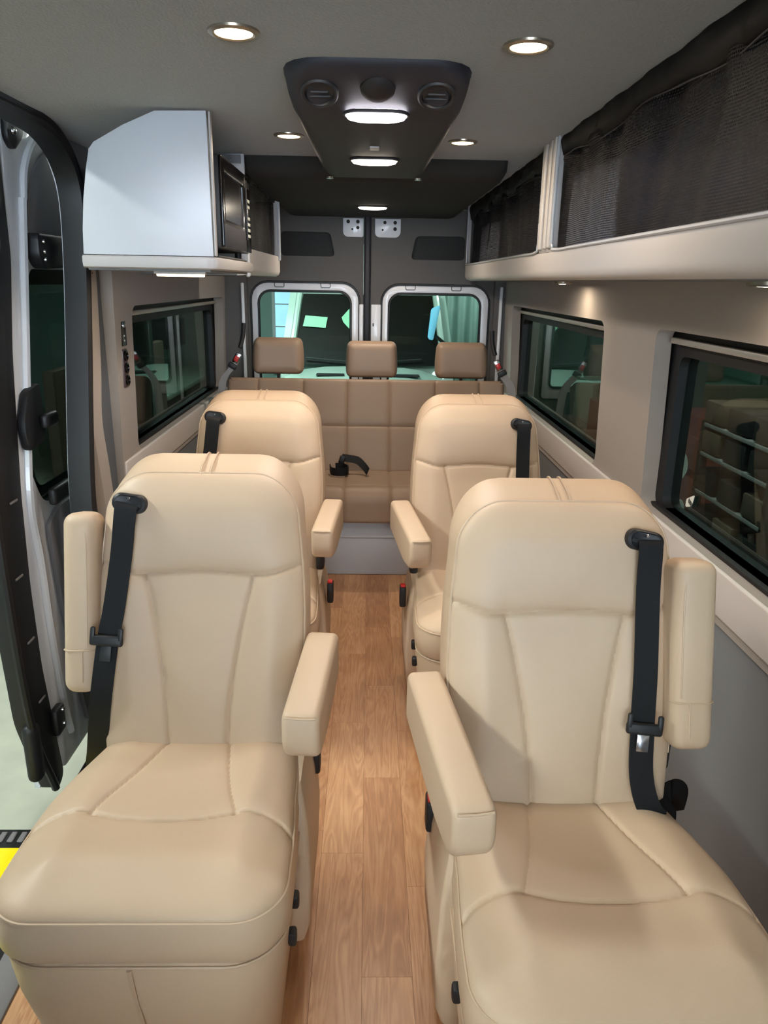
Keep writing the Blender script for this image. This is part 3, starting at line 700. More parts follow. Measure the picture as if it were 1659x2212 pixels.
    # ---- skirt
    def ring(ins, z, fi=0):
        y1 = y0-.470+ins+fi; yb = y0+.06; hw = .250-ins
        P = rrect(x0-hw, x0+hw, y1, yb, 0, 8, rs=(.10, .10, .03, .03))
        out = []
        for p in P:
            k = (yb-p[1])/(yb-y1); out.append((x0+s*.02*min(1, k*1.6)+(p[0]-x0)*(.90+.10*min(1, k*1.3)), p[1], z))
        return out
    sk = link('skirt', loft([ring(.012, .380), ring(.003, .372), ring(.002, .355), ring(.008, .28), ring(.018, .18, .012), ring(.028, .08, .028), ring(.034, .004, .036)]), L, t)
    link('skirt_hem', tube(ring(.001, .370), .003, 6, closed=True), M['thread'], sk)
    link('skirt_seam', tube(catmull([(x0-.028*s*-1, y0-.4702, .366), (x0-.024*s*-1, y0-.466, .30), (x0-.018*s*-1, y0-.450, .20), (x0-.016*s*-1, y0-.428, .10), (x0-.016*s*-1, y0-.402, .01)], 5), .0045, 6), L, sk)
    # ---- arm, aisle side (down)
    q = -s; AL = arm[2]
    pr = round_poly([(0, 0), (-.004, -.070), (.020, -.106), (.12, -.122), (AL, -.112), (AL, 0)], .022, 4)
    # keep the upper front edge crisp
    bm = bmesh.new(); base = [bm.verts.new((-.036, p[0], p[1])) for p in pr]; f = bm.faces.new(base)
    g = bmesh.ops.extrude_face_region(bm, geom=[f]); bmesh.ops.translate(bm, vec=(.072, 0, 0), verts=[e for e in g['geom'] if isinstance(e, bmesh.types.BMVert)])
    bmesh.ops.recalc_face_normals(bm, faces=bm.faces)
    ed = [e for e in bm.edges if len(e.link_faces) == 2 and e.calc_face_angle(0) > 1.1]
    bmesh.ops.bevel(bm, geom=ed, offset=.014, segments=5, affect='EDGES', profile=.5)
    Mx = Matrix.Translation((x0+q*arm[0], y0+arm[1], arm[4])) @ Matrix.Rotation(q*math.radians(-arm[3]), 4, 'Z') @ Matrix.Rotation(math.radians(1.5), 4, 'X')
    bmesh.ops.transform(bm, matrix=Mx, verts=bm.verts)
    ar = link('armrest', bm_mesh(bm), L, t)
    sp_ = [Mx @ Vector((x, y, z)) for x, y, z in ((-.031, .03, -.0005), (-.031, .004, -.0015), (-.029, .0005, -.006), (0, -.001, -.0065), (.029, .0005, -.006), (.031, .004, -.0015), (.031, .03, -.0005))][2:5]
    link('front_stitch', tube(sp_, .0022, 6), M['thread'], ar)
    link('arm_pivot', bm_mesh(rbox((x0+q*.222, y0-.02, .55), (.030, .07, .12), .01)), M['black'], t)
    # ---- arm, window side, folded up against the back
    if belt != 'low':
        bm = rbox((0, 0, 0), (up[3], .095, up[4]), .026, 5)
        Mx = Matrix.Translation((x0+s*up[0], y0+up[1], up[2])) @ Matrix.Rotation(-REC*.85, 4, 'X')
        bmesh.ops.transform(bm, matrix=Mx, verts=bm.verts)
        fa = link('raised_armrest', bm_mesh(bm), L, t, label='armrest folded up on the window side')
        zc = -up[4]/2+.098; zt_ = up[4]/2; hw = up[3]/2
        link('cuff_seam', tube([Mx @ Vector(v) for v in ((-hw-.0005, -.02, zc), (-hw+.003, -.037, zc), (-hw+.013, -.0465, zc), (-hw+.022, -.0480, zc), (hw-.022, -.0480, zc), (hw-.013, -.0465, zc), (hw-.003, -.037, zc), (hw+.0005, -.02, zc))], .0020, 6), M['thread'], fa)
        link('side_seam', tube([Mx @ Vector((-s*.010, -.0480, z)) for z in (zc, zc-.035, zc-.07)], .0022, 6), M['thread'], fa)
        link('edge_seam', tube(catmull([Mx @ Vector(v) for v in ((-s*(hw-.016), -.0455, zc+.01), (-s*(hw-.016), -.0455, .05), (-s*(hw-.018), -.0455, zt_-.05), (-s*(hw-.028), -.040, zt_-.014), (s*.0, -.036, zt_-.009))], 5), .0018, 6), M['thread'], fa)
        link('arm_bracket', bm_mesh(rbox((x0+s*.235, y0+.10, .55), (.03, .05, .10), .01)), M['black'], t)
    # ---- belt
    g = bmap(s*.150, .625-bz*1.0, .046)
    gm = Matrix.Translation(g) @ Matrix.Rotation(-REC, 4, 'X') @ Matrix.Rotation(s*math.radians(-8 if s < 0 else 12)*(1), 4, 'Y')
    P = rrect(-.038, .038, -.021, .021, .0205, 8)
    lv = [[gm @ Vector((p[0]*k, h, p[1]*k)) for p in P] for k, h in ((1.0, .012), (1.0, -.004), (.95, -.009), (.80, -.012), (.70, -.010))]
    gd = link('belt_guide', loft(lv), M['black'], t)
    link('slot', loft([[gm @ Vector((p[0], h, p[1]-.003)) for p in rrect(-.029, .029, -.0035, .0035, .003, 3)] for h in (-.009, -.0135)]), M['ink'], gd)
    link('guide_screw', lathe([(.004, 0), (.003, -.002)], gm @ Vector((0, -.012, .010)), (0, 1, 0), 10), M['chrome'], gd)
    gx = s*.152
    if s < 0:
        pts = [bmap(gx+.002, .608, .062), bmap(gx-.002, .588, .066), bmap(gx-.012, .50, .056), bmap(gx-.028, .38, .054), bmap(gx-.040, .31, .056), bmap(gx-.056, .18, .052), (x0+s*.245, y0+.03, .45), (x0+s*.272, y0+.07, .36), (x0+s*.28, y0+.09, .26)]
        tn, rotz = bmap(gx-.040, .312, .062), 4
    else:
        pts = [bmap(gx+.004, .604, .062), bmap(gx+.004, .584, .066), bmap(gx+.004, .50, .054), bmap(gx+.001, .35, .056), bmap(gx-.004, .235, .056), bmap(gx-.006, .14, .060), bmap(gx+.012, .075, .062), bmap(gx+.045, .05, .05), (x0+.232, y0+.03, .475), (x0+.272, y0+.07, .455), (x0+.285, y0+.10, .38)]
        tn, rotz = bmap(gx-.004, .237, .062), 6
    cp_ = catmull(pts, 7)
    wd = []
    for i, p in enumerate(cp_):
        tdir = (cp_[min(i+1, len(cp_)-1)]-cp_[max(i-1, 0)]).normalized()
        nrm = Vector((0, -CR, SR)); wv = tdir.cross(nrm).normalized()*.0235
        if wv.x < 0: wv = -wv
        wd.append(wv)
    link('belt_webbing', ribbon(cp_, wd), M['belt'], t)
    tm = Matrix.Translation(tn) @ Matrix.Rotation(-REC, 4, 'X') @ Matrix.Rotation(math.radians(rotz), 4, 'Y')
    bm = rbox((0, -.004, 0), (.072, .013, .024), .006, 3); bmesh.ops.transform(bm, matrix=tm, verts=bm.verts)
    for dx in (-.030, .030):
        b2 = rbox((dx, -.006, .014), (.011, .010, .030), .004, 2); bmesh.ops.transform(b2, matrix=tm, verts=b2.verts); mm = bm_mesh(b2); bm.from_mesh(mm)
    tg_ = link('belt_tongue', bm_mesh(bm), M['black'], t)
    b2 = rbox((.0, -.004, -.028), (.024, .003, .034), .003, 2); bmesh.ops.transform(b2, matrix=tm, verts=b2.verts)
    link('metal_tab', bm_mesh(b2), M['dark'] if s < 0 else M['chrome'], tg_)
    # ---- buckle and levers at aisle side
    bu = link('belt_buckle', bm_mesh(rbox((x0+q*.246, y0+.085, .39), (.022, .045, .075), .006)), M['black'], t)
    link('release_button', bm_mesh(rbox((x0+q*.246, y0+.080, .43), (.017, .026, .008), .003)), M['red'], bu)
    # soft storage pocket hanging on the seat side
    pk = []
    for z, w, l in ((.46, .012, .10), (.44, .020, .125), (.38, .030, .14), (.25, .036, .15), (.13, .032, .15), (.07, .018, .13)):
        pk.append([(x0+q*(.215+p[0]), y0-.01+p[1], z) for p in rrect(-.03, w, -l, l, .012, 5)])
    link('side_pocket', loft(pk), L, t)
    for dy, dz in ((-.30, .345), (-.355, .315)):
        link('lever', bm_mesh(rbox((x0+q*.232, y0+dy, dz), (.016, .022, .030), .005)), M['black'], t)
    return t
def copy_tree(o, parent=None):
    c = o.copy(); C.objects.link(c); c.parent = parent
    for ch in list(o.children): copy_tree(ch, c)
    return c
chL = make_chair(-.36, 1.43, -1, 'front row tan leather captain chair on the left beside the open sliding door', 'up', bz=.015)
chR = make_chair(.39, 1.235, 1, 'front row tan leather captain chair on the right beside the side window', 'up', arm=(.218, -.300, .42, 7, .705), up=(.250, .08, .775, .085, .375), bz=.022)
for src, x, y, lab in ((chL, -.385, 2.50, 'second row tan leather captain chair on the left behind the front chair'), (chR, .39, 2.47, 'second row tan leather captain chair on the right behind the front chair'),
                       (chL, -.50, -.88, 'unseen tan leather cab seat added on the left to block front light'), (chR, .50, -.88, 'unseen tan leather cab seat added on the right to block front light')):  # cab pair is out of view, added to shade the lower chairs
    c = copy_tree(src); c.location = (x, y, 0); c['label'] = lab
    c['group'] = 'tan leather captain chairs' if y > 0 else 'cab seats added as light blockers'
    for ch in c.children:
        if ch.name.startswith('belt_buckle'): ch.location = (.014 if x < 0 else -.014, -.16, .03)
    for ch in list(c.children):   # their window-side arms are folded down out of sight
        if ch.name.startswith(('raised_armrest', 'arm_bracket')):
            for g in list(ch.children): bpy.data.objects.remove(g)
            bpy.data.objects.remove(ch)

# ================================================================ REAR BENCH
be = empty('rear_bench', (0, 3.9, 0), label='wide brown leather rear bench with square stitched panels', category='bench')
R2 = math.radians(19); s2_, c2_ = math.sin(R2), math.cos(R2)
BX = (-.600, -.352, -.108, .130, .385, .630)
def bm2(a, b, c): return (a-.008, 3.985+b*s2_-c*c2_, .455+b*c2_+c*s2_)
def bh(b): return .765-.0*b-(.012 if b > .51 else 0)
me, pipe = cushion(.522, bh, bm2, E=.018, r=.022, seams=[([(x, -.1), (x, .7)], .007, .0065) for x in BX]+[([(-.9, .262), (.9, .262)], .007, .0065)],
                   gusset=((0, 0), (.004, -.01), (.006, -.05), (.0, -.10), (-.03, -.115)), nu=260, nv=80)
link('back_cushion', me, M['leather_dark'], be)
def sm2(a, b, c):
    # top runs forward then rolls down over the front edge
    y = 4.0-b; R = .055; L1 = .365
    if b <= L1: return (a-.008, y, .455+c)
    th = min((b-L1)/R, PI/2); ex = max(0, b-L1-R*PI/2)
    return (a-.008, 4.0-L1-(R+c)*math.sin(th), .455-R+(R+c)*math.cos(th)-ex)
me, pipe = cushion(.555, lambda b: .765, sm2, E=.018, r=.02, seams=[([(x, -.1), (x, .7)], .007, .0065) for x in BX]+[([(-.9, .33), (.9, .33)], .003, .01)],
                   gusset=((0, 0), (.0, -.012), (-.01, -.03), (-.02, -.05)), nu=260, nv=80)
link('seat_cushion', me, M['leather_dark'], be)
link('base_box', bm_mesh(rbox((-.0, 3.87, .145), (1.52, .5, .29), .004)), M['lam'], be, label='light grey box base')
link('kick_strip', bm_mesh(rbox((0, 3.619, .21), (1.52, .006, .012), .002)), M['lam'], be)
link('back_board', bm_mesh(rbox((0, 4.33, .62), (1.50, .03, .5), .006)), M['walld'], be)
for x, w, dz in ((-.508, .262, .012), (.020, .268, 0), (.530, .272, .0)):
    def hm(a, b, c, x=x, dz=dz): return (x+a, 4.235+b*.12-c, .957+dz+b)
    def hh(b, w=w):
        q = w/2-.006+.010*math.cos((b/.182-.35)*2.2)
        rc = .026; 
        for e in (b, .182-b):
            if e < rc: q -= (rc-math.sqrt(max(0, rc*rc-(rc-e)**2)))*.8
        return q
    me, pipe = cushion(.182, hh, hm, E=.026, r=.04, gusset=((0, 0), (.008, -.02), (.009, -.045), (.002, -.07), (-.03, -.085)), nu=40, nv=30)
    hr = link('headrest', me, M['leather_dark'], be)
    link('headrest_post', lathe([(.008, 0), (.008, .06)], (x, 4.26, .91)), M['black'], hr)
# lap belt on the bench
lb = empty('lap_belt', (-.13, 3.88, .5), label='loose black lap belt lying on the rear bench seat', category='seat belt')
pts = catmull([(-.20, 3.90, .505), (-.185, 3.84, .50), (-.13, 3.825, .50), (-.10, 3.86, .503), (-.13, 3.90, .51), (-.17, 3.895, .512)], 6)
link('belt_loop', ribbon(pts, [(0, 0, .021)]*len(pts)), M['belt'], lb)
link('latch', bm_mesh(rbox((-.135, 3.905, .548), (.032, .016, .045), .006, rot=Matrix.Rotation(.3, 4, 'Y'))), M['black'], lb)
pts = catmull([(-.14, 3.915, .56), (-.10, 3.91, .555), (-.05, 3.905, .545), (-.01, 3.87, .515), (.005, 3.84, .500)], 6)
link('belt_tail', ribbon(pts, [(.008, .012, .016)]*len(pts)), M['belt'], lb)
# side shoulder belts of the bench
for s, xo, zo, lab in ((-1, 0, .02, 'black shoulder belt with red buckle at the left end of the rear bench'), (1, 0, 0, 'black shoulder belt with red buckle at the right end of the rear bench')):
    t = empty('shoulder_belt', (s*.76, 4.16, .95+zo), label=lab, category='seat belt')
    link('stalk', tube(catmull([(s*.685, 4.2, 1.22+zo), (s*.690, 4.19, 1.15+zo), (s*.705, 4.17, 1.09+zo)], 5), .012, 8), M['black'], t)
    link('buckle', bm_mesh(rbox((s*.722, 4.165, 1.035+zo), (.034, .02, .06), .005, rot=Matrix.Rotation(-s*.5, 4, 'Y'))), M['chrome'], t)
    link('release_button', bm_mesh(rbox((s*.724, 4.152, 1.032+zo), (.024, .008, .030), .003, rot=Matrix.Rotation(-s*.5, 4, 'Y'))), M['red'], t)
    pts = catmull([(s*.735, 4.165, 1.01+zo), (s*.757, 4.165, .975+zo), (s*.795, 4.17, .93+zo), (s*.815, 4.18, .86+zo), (s*.82, 4.2, .7)], 6)
    link('webbing', ribbon(pts, [(.022, -.004, .004)]*len(pts)), M['trim'], t)
    link('collar', bm_mesh(rbox((s*.748, 4.158, .992+zo), (.05, .02, .03), .006, rot=Matrix.Rotation(-s*.5, 4, 'Y'))), M['black'], t)

# ================================================================ LEFT WALL FITTINGS
sw = empty('switch_panel', (-.92, 2.83, 1.27), label='upper small black switch panel on the left wall', category='switch')
link('plate', plate([rrect(2.805, 2.862, 1.225, 1.315, .006)], 'x', -.922, -.905, bevel=.002), M['gloss'], sw)
link('toggle', bm_mesh(rbox((-.903, 2.834, 1.298), (.006, .03, .012), .002)), M['chrome'], sw)
for z in (1.245, 1.262): link('status_dot', bm_mesh(rbox((-.9045, 2.834, z), (.002, .008, .006), .001, 1)), M['paper'], sw)
so = empty('socket_panel', (-.92, 2.82, 1.15), label='long panel of three round sockets below the switch on the left wall', category='socket')
link('plate', plate([rrect(2.80, 2.855, 1.075, 1.215, .006)], 'x', -.922, -.905, bevel=.002), mat('brown_socket_plate', (70, 56, 60), .3), so)
for z in (1.100, 1.145, 1.190):
    sk_ = link('socket', lathe([(.019, 0), (.019, .006), (.014, .007), (.013, .002), (0, .002)], (-.905, 2.828, z), (1, 0, 0), 18), M['gloss'], so)

# ================================================================ SLIDING DOOR (slid open behind the body side)
dx = -1.1
door = empty('door_3', (dx, 2.6, -.3), label='silver sliding door slid open, seen through the door opening', kind='structure')
shell = round_poly([(2.47, 1.93), (2.42, 1.5), (2.35, 1.24), (2.29, .8), (2.265, .5), (2.27, .2), (2.33, -.26), (3.9, -.3), (3.9, 1.98), (2.60, 1.98)], .05)
winh = round_poly([(2.545, 1.49), (2.50, 1.35), (2.44, 1.10), (2.38, .86), (2.44, .74), (2.6, .69), (3.55, .72), (3.62, 1.49)], .04)
uph = round_poly([(2.565, 1.585), (2.60, 1.73), (2.69, 1.83), (2.80, 1.885), (3.6, 1.885), (3.6, 1.585)], .05)
link('inner_panel', plate([shell, winh, uph], 'x', dx-.03, dx, bevel=.006), M['paint'], door)
link('upper_trim', plate([uph], 'x', dx-.028, dx+.006, bevel=.006), M['dtrim'], door, label='grey upper trim panel')
link('outer_skin', plate([[(2.26, -.28), (2.36, 1.97), (3.9, 1.97), (3.9, -.28)], winh], 'x', dx-.075, dx-.055), M['paint'], door)
link('pane', plate([round_poly([(2.50, 1.51), (2.35, .84), (2.40, .70), (3.6, .70), (3.65, 1.51)], .03)], 'x', dx-.045, dx-.040), M['tint'], door, smooth=False)
link('window_border', plate([round_poly([(2.52, 1.52), (2.34, .84), (2.38, .66), (3.62, .66), (3.66, 1.52)], .04), round_poly([(2.60, 1.44), (2.48, .92), (2.52, .76), (3.5, .76), (3.55, 1.44)], .05)], 'x', dx-.052, dx-.047), M['blackr'], door)
# beads of the pressed frame
link('frame_bead', tube(catmull([(dx+.004, 2.55, 1.70), (dx+.004, 2.58, 1.79), (dx+.004, 2.66, 1.875), (dx+.004, 2.78, 1.925), (dx+.004, 3.0, 1.935), (dx+.004, 3.5, 1.935)], 6), .014, 8), M['paint'], door)
link('frame_bead', tube(catmull([(dx+.004, 2.54, 1.70), (dx+.004, 2.495, 1.50), (dx+.004, 2.43, 1.22), (dx+.004, 2.365, .95), (dx+.004, 2.33, .75), (dx+.004, 2.35, .55), (dx+.004, 2.36, .3), (dx+.004, 2.39, .0), (dx+.004, 2.42, -.15)], 6), .016, 8), M['paint'], door)
# black leading edge
le = round_poly([(2.44, 1.97), (2.425, 1.52), (2.355, 1.24), (2.29, .8), (2.27, .5), (2.275, .2), (2.335, -.27), (2.27, -.30), (2.15, .05), (2.115, .60), (2.13, 1.0), (2.22, 1.6), (2.28, 1.97)], .04)
ed = link('leading_edge', plate([le], 'x', dx-.06, dx+.004, bevel=.008), M['blackr'], door, label='black leading edge with rubber lip')
link('rubber_lip', tube(catmull([(dx+.0, 2.28, 1.95), (dx+.0, 2.22, 1.6), (dx+.0, 2.13, 1.0), (dx, 2.115, .60), (dx, 2.15, .05), (dx, 2.26, -.28)], 6), .014, 8), M['blackr'], door)
for y, z in ((2.22, .80), (2.19, .56), (2.23, .1), (2.21, .33)):
    link('edge_clip', bm_mesh(rbox((dx+.008, y, z), (.006, .05, .008), .003)), M['dtrim'], ed)
link('roller_arm', bm_mesh(rbox((dx+.015, 2.31, -.03), (.03, .07, .10), .01)), M['black'], door)
for z in (.005, -.05): link('bolt', lathe([(.008, 0), (.007, .006)], (dx+.03, 2.32, z), (1, 0, 0), 10), M['chrome'], door)
link('rubber_stop', bm_mesh(rbox((dx-.01, 2.16, -.06), (.05, .06, .22), .024, 4)), M['blackr'], door)
hb = link('hinge_bracket', plate([round_poly([(2.535, 1.60), (2.82, 1.60), (2.80, 1.50), (2.57, 1.49), (2.53, 1.53)], .02)], 'x', dx, dx+.045, bevel=.006), M['black'], door)
for y, z in ((2.57, 1.575), (2.57, 1.545), (2.57, 1.52)): link('bolt', lathe([(.008, 0), (.007, .006)], (dx+.045, y, z), (1, 0, 0), 10), M['chrome'], hb)
hb2 = link('upper_bracket', plate([round_poly([(2.47, 1.97), (2.60, 1.97), (2.57, 1.88), (2.50, 1.83), (2.46, 1.86)], .02)], 'x', dx, dx+.02, bevel=.004), M['black'], door)
for y, z in ((2.52, 1.945), (2.50, 1.885)): link('bolt', lathe([(.012, 0), (.011, .006), (.006, .009)], (dx+.02, y, z), (1, 0, 0), 12), M['chrome'], hb2)
lt = link('latch_cover', plate([round_poly([(2.36, 1.12), (2.46, 1.14), (2.46, .95), (2.33, .93), (2.31, 1.02)], .03)], 'x', dx+.002, dx+.03, bevel=.006), M['blackr'], door)
link('door_handle', bm_mesh(rbox((dx+.045, 2.46, 1.015), (.03, .10, .05), .014, 3)), M['black'], lt)
link('lower_trim', plate([round_poly([(2.42, .66), (2.52, .70), (3.6, .69), (3.6, -.2), (2.56, -.2), (2.50, .05), (2.45, .35)], .03)], 'x', dx+.002, dx+.022, bevel=.006), M['dtrim'], door, label='grey lower trim panel')
link('pull_pocket', bm_mesh(rbox((dx+.03, 2.52, .75), (.03, .16, .06), .012, 3)), M['dark'], door)

# ================================================================ OUTSIDE: garage
GZ = -.62
link('garage_floor', plate([[(-9, -6), (8, -6), (8, 14), (-9, 14)]], 'z', GZ-.1, GZ), M['concrete'], smooth=False, **ST)
gw = empty('garage_walls', (0, 0, GZ), **ST)
link('wall_panel', plate([[(-6, GZ), (14, GZ), (14, 3.4), (-6, 3.4)]], 'x', 5.4, 5.5), M['gwall'], gw, smooth=False)
link('wall_panel', plate([[(-6, GZ), (14, GZ), (14, 3.4), (-6, 3.4)]], 'x', -6.6, -6.5), M['gwall'], gw, smooth=False)
link('wall_panel', plate([[(-6.5, GZ), (5.5, GZ), (5.5, 3.4), (-6.5, 3.4)]], 'y', 12.4, 12.5), M['teal'], gw, smooth=False)
link('wall_panel', plate([[(-6.5, GZ), (5.5, GZ), (5.5, 3.4), (-6.5, 3.4)]], 'y', -5.6, -5.5), M['gwall'], gw, smooth=False)
link('garage_roof', plate([[(-6.5, -5.5), (5.5, -5.5), (5.5, 12.5), (-6.5, 12.5)]], 'z', 3.4, 3.5), M['trim'], gw, smooth=False)
LF = {(2.2, 9.4): 'fluorescent fixture in front of the teal curtain behind the rear doors', (-2.6, 1.6): 'fluorescent fixture over the garage floor outside the sliding door', (-1.7, -3.2): 'fluorescent fixture left of and ahead of the van', (0.30, -4.6): 'fluorescent fixture straight ahead of the van nose', (2.9, -1.2): 'fluorescent fixture right of and ahead of the van',
      (1.35, 3.2): 'fluorescent fixture over the tool rack outside the right windows', (-1.8, 7.6): 'fluorescent fixture over the workbench outside the left window', (-0.9, 6.9): 'fluorescent fixture between the rear doors and the other van'}
for (x, y, z, l, p) in FIX:
    t = empty('fluorescent_fixture', (x, y, z), label=LF[(x, y)], category='light', group='fluorescent fixtures of the garage')
    link('housing', bm_mesh(rbox((x, y, z+.05), (.3, l, .06), .01)), M['white'], t)
    for q in (-.08, .08): link('tube', bm_mesh(rbox((x+q, y, z+.005), (.03, l-.1, .03), .012, 3)), M['tube'], t)
    area_light('lamp_glow', (0, 0, -.03), .3, p, GREEN, sy=l, parent=t)
rd = empty('fill_roller_door', (.4, -5.45, GZ), label='unseen glowing roller door added ahead of the van for front light', category='door')  # added glowing door, out of view, as a source for the front fill
link('curtain', bm_mesh(rbox((.4, -5.44, .85), (3.8, .03, 2.94), .004)), mat('front_fill_glow', (225, 235, 245), .6, emit=((.74, .90, 1.12), 1.2)), rd)
for k in range(11): link('slat_rib', bm_mesh(rbox((.4, -5.41, -.5+.27*k), (3.8, .02, .03), .004)), M['trim'], rd)
for x in (-1.55, 2.35): link('guide_rail', bm_mesh(rbox((x, -5.42, .85), (.1, .08, 2.94), .01)), M['dark'], rd)
# unseen dash added to keep low front light off the chairs
ds = empty('dash_blocker', (0, -1.6, 0), label='unseen black dash added behind the camera to block low front light', category='dash_blocker')
link('panel', extr([(-.93, 0), (.93, 0), (.93, .74), (.5, .80), (-.5, .80), (-.93, .74)], -1.80, -1.53, .02), M['console'], ds)
link('top_pad', bm_mesh(rbox((0, -1.64, .80), (1.80, .34, .05), .02, 3)), M['blackr'], ds)
# running board with yellow tread
rb = empty('running_board', (-1.2, 1.4, -.36), label='black textured running board with a yellow tread beside the door', category='step')
link('board', bm_mesh(rbox((-1.19, 1.40, -.32), (.34, 1.36, .04), .012, 3)), M['blackr'], rb)
link('yellow_tread', bm_mesh(rbox((-1.19, 1.36, -.299), (.30, 1.25, .006), .002)), M['yellow'], rb, label='bright yellow tread')
for k in range(9): link('stud', bm_mesh(rbox((-1.32+.033*k, 2.035, -.298), (.02, .045, .008), .003, 1)), M['dtrim'], rb)
for y in (.9, 1.9): link('mount_bracket', bm_mesh(rbox((-1.04, y, -.33), (.14, .05, .03), .004)), M['dark'], rb)

# another van facing the rear doors
van = empty('van', (0, 9.3, GZ), label='pale van parked facing the rear doors, dark windscreen', category='van')
vp = M['teal']
def vq(pts, y0, y1, m, nm, **k): return link(nm, plate([pts], 'y', y0, y1, bevel=.01), m, van, **k)
bm = bmesh.new()
sec = [(-1.0, .9, 7.55, .30), (-1.0, .9, 7.6, .46), (-.97, .87, 8.0, .52), (-.93, .84, 8.45, .555)]
loops = []
for (xa, xb, y, z) in sec:
    loops.append([(xa, y, GZ+.3), (xa, y, z-.12)]+[(xa+(xb-xa)*k/8, y, z-.12*(abs(k-4)/4)**4) for k in range(0, 9)]+[(xb, y, z-.12), (xb, y, GZ+.3)])
link('bonnet', loft(loops), mat('pale_green_van_paint', (176, 198, 190), .3, coat=.6), van)
VPM = bpy.data.materials['pale_green_van_paint']
link('windscreen', loft([[(-.84, 8.47, .57), (.82, 8.47, .57), (.74, 9.0, 1.32), (-.76, 9.0, 1.32)], [(-.84, 8.52, .57), (.82, 8.52, .57), (.74, 9.05, 1.32), (-.76, 9.05, 1.32)]]), mat('dark_windscreen', (12, 14, 13), .5, spec=.12), van)
link('cab', loft([[(-1.0, 8.6, GZ+.3), (.98, 8.6, GZ+.3), (.98, 8.6, .6), (-1.0, 8.6, .6)], [(-1.0, 9.1, GZ+.3), (.98, 9.1, GZ+.3), (.90, 9.1, 1.34), (-.92, 9.1, 1.34)], [(-1.0, 9.6, GZ+.3), (.98, 9.6, GZ+.3), (.90, 9.6, 1.9), (-.92, 9.6, 1.9)], [(-1.0, 12.0, GZ+.3), (.98, 12.0, GZ+.3), (.90, 12, 1.95), (-.92, 12, 1.95)]]), VPM, van)
for s in (-1, 1):
    link('windscreen_pillar', tube([(s*.87-.01, 8.44, .56), (s*.79-.01, 9.0, 1.34)], .035, 8), VPM, van)
    link('bonnet_slot', bm_mesh(rbox((s*.40-.0, 7.98, .517), (.30, .14, .012), .006)), M['black'], van)
    link('wheel', lathe([(.32, -.1), (.34, -.06), (.34, .06), (.32, .1), (.2, .1), (.19, .05), (0, .05)], (s*.86, 8.35, GZ+.34), (s, 0, 0), 28), M['blackr'], van)
    link('wiper', tube([(s*.1-.05, 8.44, .60), (s*.65-.05, 8.47, .64)], .01, 6), M['black'], van)
link('windscreen_frame', tube([(-.80, 9.02, 1.345), (.78, 9.02, 1.345)], .03, 8), VPM, van)
def on_screen(x, y, z): return (x, 8.455+(z-.57)*.7067+y, z)
tag(link('paper_note', plate([[(-.725, 1.085), (-.47, 1.07), (-.49, .955), (-.75, .97)]], 'y', -.004, 0, on_screen), M['greenpaper'], smooth=False), 'pale green paper note in the windscreen of the van behind the left rear window', 'paper')
tag(link('paper_note', plate([[(-.31, 1.07), (-.21, 1.18), (-.20, .93), (-.29, 1.02)]], 'y', -.004, 0, on_screen), M['greenpaper'], smooth=False), 'small pointed pale sticker in the van windscreen near the centre post', 'paper')
wm = link('blue_reflection', plate([round_poly([(.65, .88), (.71, .86), (.78, 1.24), (.68, 1.20)], .03)], 'y', 8.30, 8.36, bevel=.01), mat('sky_blue_glow', (120, 205, 245), .3, emit=((.35, .7, 1), .25)), van, label='blue glowing panel imitating a reflection in the windscreen')  # glowing blue plate imitates a bright reflection on the windscreen
link('panel_arm', tube([(.75, 8.36, .9), (.88, 8.55, .8)], .02, 8), M['black'], van)  # rod that carries the glowing blue plate
# doorway with daylight and wall panels further back
dw = empty('daylight_window', (-1.25, 12.3, .6), label='narrow bright blue window in the far garage wall', category='window')
link('frame', plate([[(-1.55, .0), (-1.12, .0), (-1.12, 1.9), (-1.55, 1.9)], [(-1.50, .05), (-1.17, .05), (-1.17, 1.85), (-1.50, 1.85)]], 'y', 12.33, 12.39), M['white'], dw, smooth=False)
link('pane', plate([[(-1.51, .04), (-1.16, .04), (-1.16, 1.86), (-1.51, 1.86)]], 'y', 12.37, 12.385), M['daylight'], dw, smooth=False)
for z in (.4, .75, 1.1, 1.45): link('glazing_bar', bm_mesh(rbox((-1.335, 12.35, z), (.34, .03, .02), 0)), M['white'], dw, smooth=False)
cu = []
for i in range(0, 60):
    cu.append((1.0+i*.03, 11.0+.05*math.sin(i*1.1)))
V = []; F = []
for i, (x, y) in enumerate(cu): V += [(x, y, GZ), (x, y, 2.6)]
for i in range(len(cu)-1): F.append((i*2, i*2+2, i*2+3, i*2+1))
o = link('strip_curtain', pyd(V, F), M['teal'], label='pale teal hanging curtain behind the right rear window', category='curtain'); md = o.modifiers.new('s', 'SOLIDIFY'); md.thickness = .01
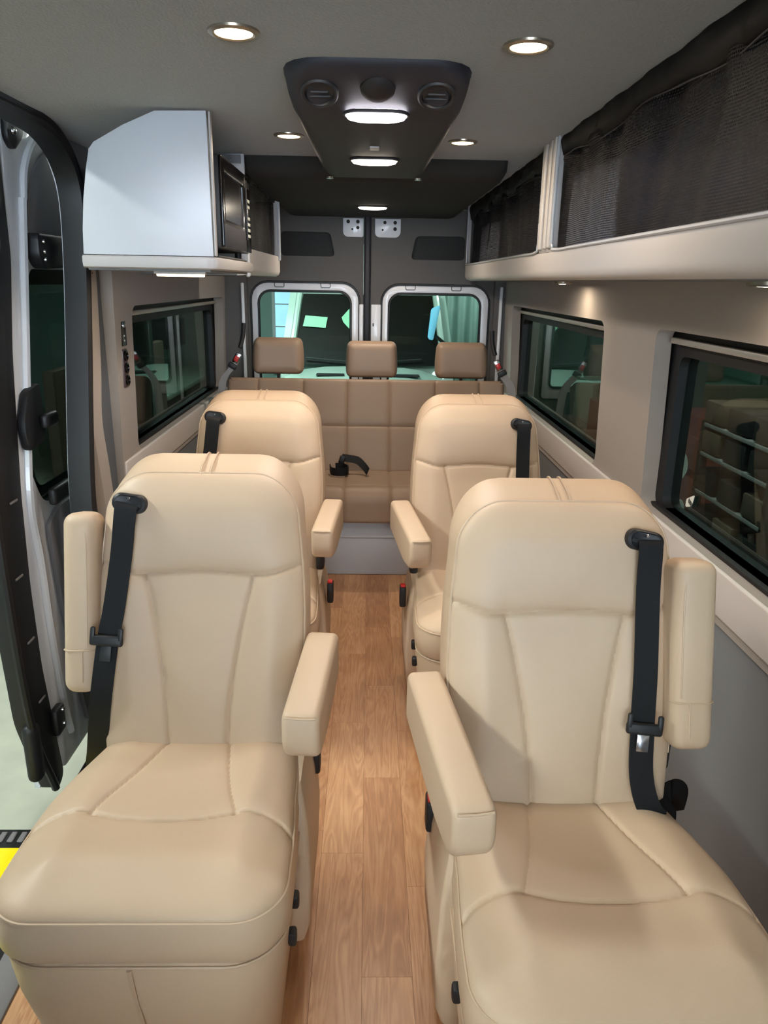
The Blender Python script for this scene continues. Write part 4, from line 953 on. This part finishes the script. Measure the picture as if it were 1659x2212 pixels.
# right side of garage: drawers, red cabinet, boxes
tr = empty('tool_rack', (1.9, 3.6, GZ), label='dark rack of storage bins outside the right front window', category='rack')
for y in (3.05, 3.75):
    for x in (1.75, 2.15): link('upright', bm_mesh(rbox((x, y, .1), (.04, .04, 1.44), .003)), M['dark'], tr)
for z in (-.5, -.2, .05, .25, .45, .65, .8):
    link('shelf_plate', bm_mesh(rbox((1.95, 3.4, z), (.44, .74, .02), .003)), M['trim'], tr)
    for k in range(3): link('bin', bm_mesh(rbox((1.88, 3.15+.25*k, z+.07), (.3, .2, .11), .01)), M['woodd' if (k+int(z*20)) % 3 == 0 else 'dark'], tr)
rc = empty('red_cabinet', (2.2, 4.4, GZ), label='dull red metal cabinet with round stickers outside the right window', category='cabinet')
link('body', bm_mesh(rbox((2.3, 4.35, .05), (.6, .9, 1.34), .02)), M['redbox'], rc)
for z in (.0, .25, .5): link('drawer', bm_mesh(rbox((1.995, 4.35, z), (.02, .84, .2), .006)), M['redbox'], rc)
for y, z, r, m in ((4.05, .40, .09, 'blue'), (4.25, .18, .07, 'paper'), (4.0, .15, .06, 'blue'), (4.5, .4, .08, 'paper'), (4.45, .12, .07, 'paper'), (4.62, -.1, .06, 'paper')):
    link('sticker', lathe([(r, 0), (r, .003)], (1.984, y, z), (-1, 0, 0), 20), M[m], rc)
link('notice', bm_mesh(rbox((1.984, 4.1, .62), (.004, .16, .14), 0)), M['blue'], rc, smooth=False)
cb2 = empty('carton_stack', (2.3, 6.4, GZ), label='stacked brown cartons outside the right rear window', category='cartons')
for (x, y, z, sx, sy, sz, m) in ((2.3, 6.2, -.3, .7, .8, .6, 'woodd'), (2.3, 6.3, .25, .6, .7, .5, 'redbox'), (2.35, 7.1, -.2, .7, .8, .8, 'woodd'), (2.3, 6.25, .68, .5, .5, .34, 'woodd'), (2.35, 7.2, .4, .5, .6, .4, 'bench')):
    link('carton', bm_mesh(rbox((x, y, z), (sx, sy, sz), .01)), M[m], cb2)
# left side: workbench and board seen through the left window
wk = empty('workbench', (-2.3, 9, GZ), label='pale topped workbench outside the left side window', category='workbench')
link('worktop', bm_mesh(rbox((-2.5, 9.2, .28), (.9, 3.0, .05), .01)), M['bench'], wk)
for y in (7.9, 9.1, 10.4): link('bench_cabinet', bm_mesh(rbox((-2.5, y, -.2), (.8, .9, .8), .01)), M['dark'], wk)
link('back_board', bm_mesh(rbox((-2.92, 9.2, .8), (.04, 3.0, .9), .004)), M['teal'], wk)
link('wall_cabinet', bm_mesh(rbox((-2.75, 10.4, .75), (.3, .9, .35), .01)), M['dark'], wk)
bd = link('stacked_board', bm_mesh(rbox((-2.0, 6.0, .15), (.08, 2.6, 1.5), .02)), M['woodd'], label='dark brown board leaning outside the left side window', category='board')
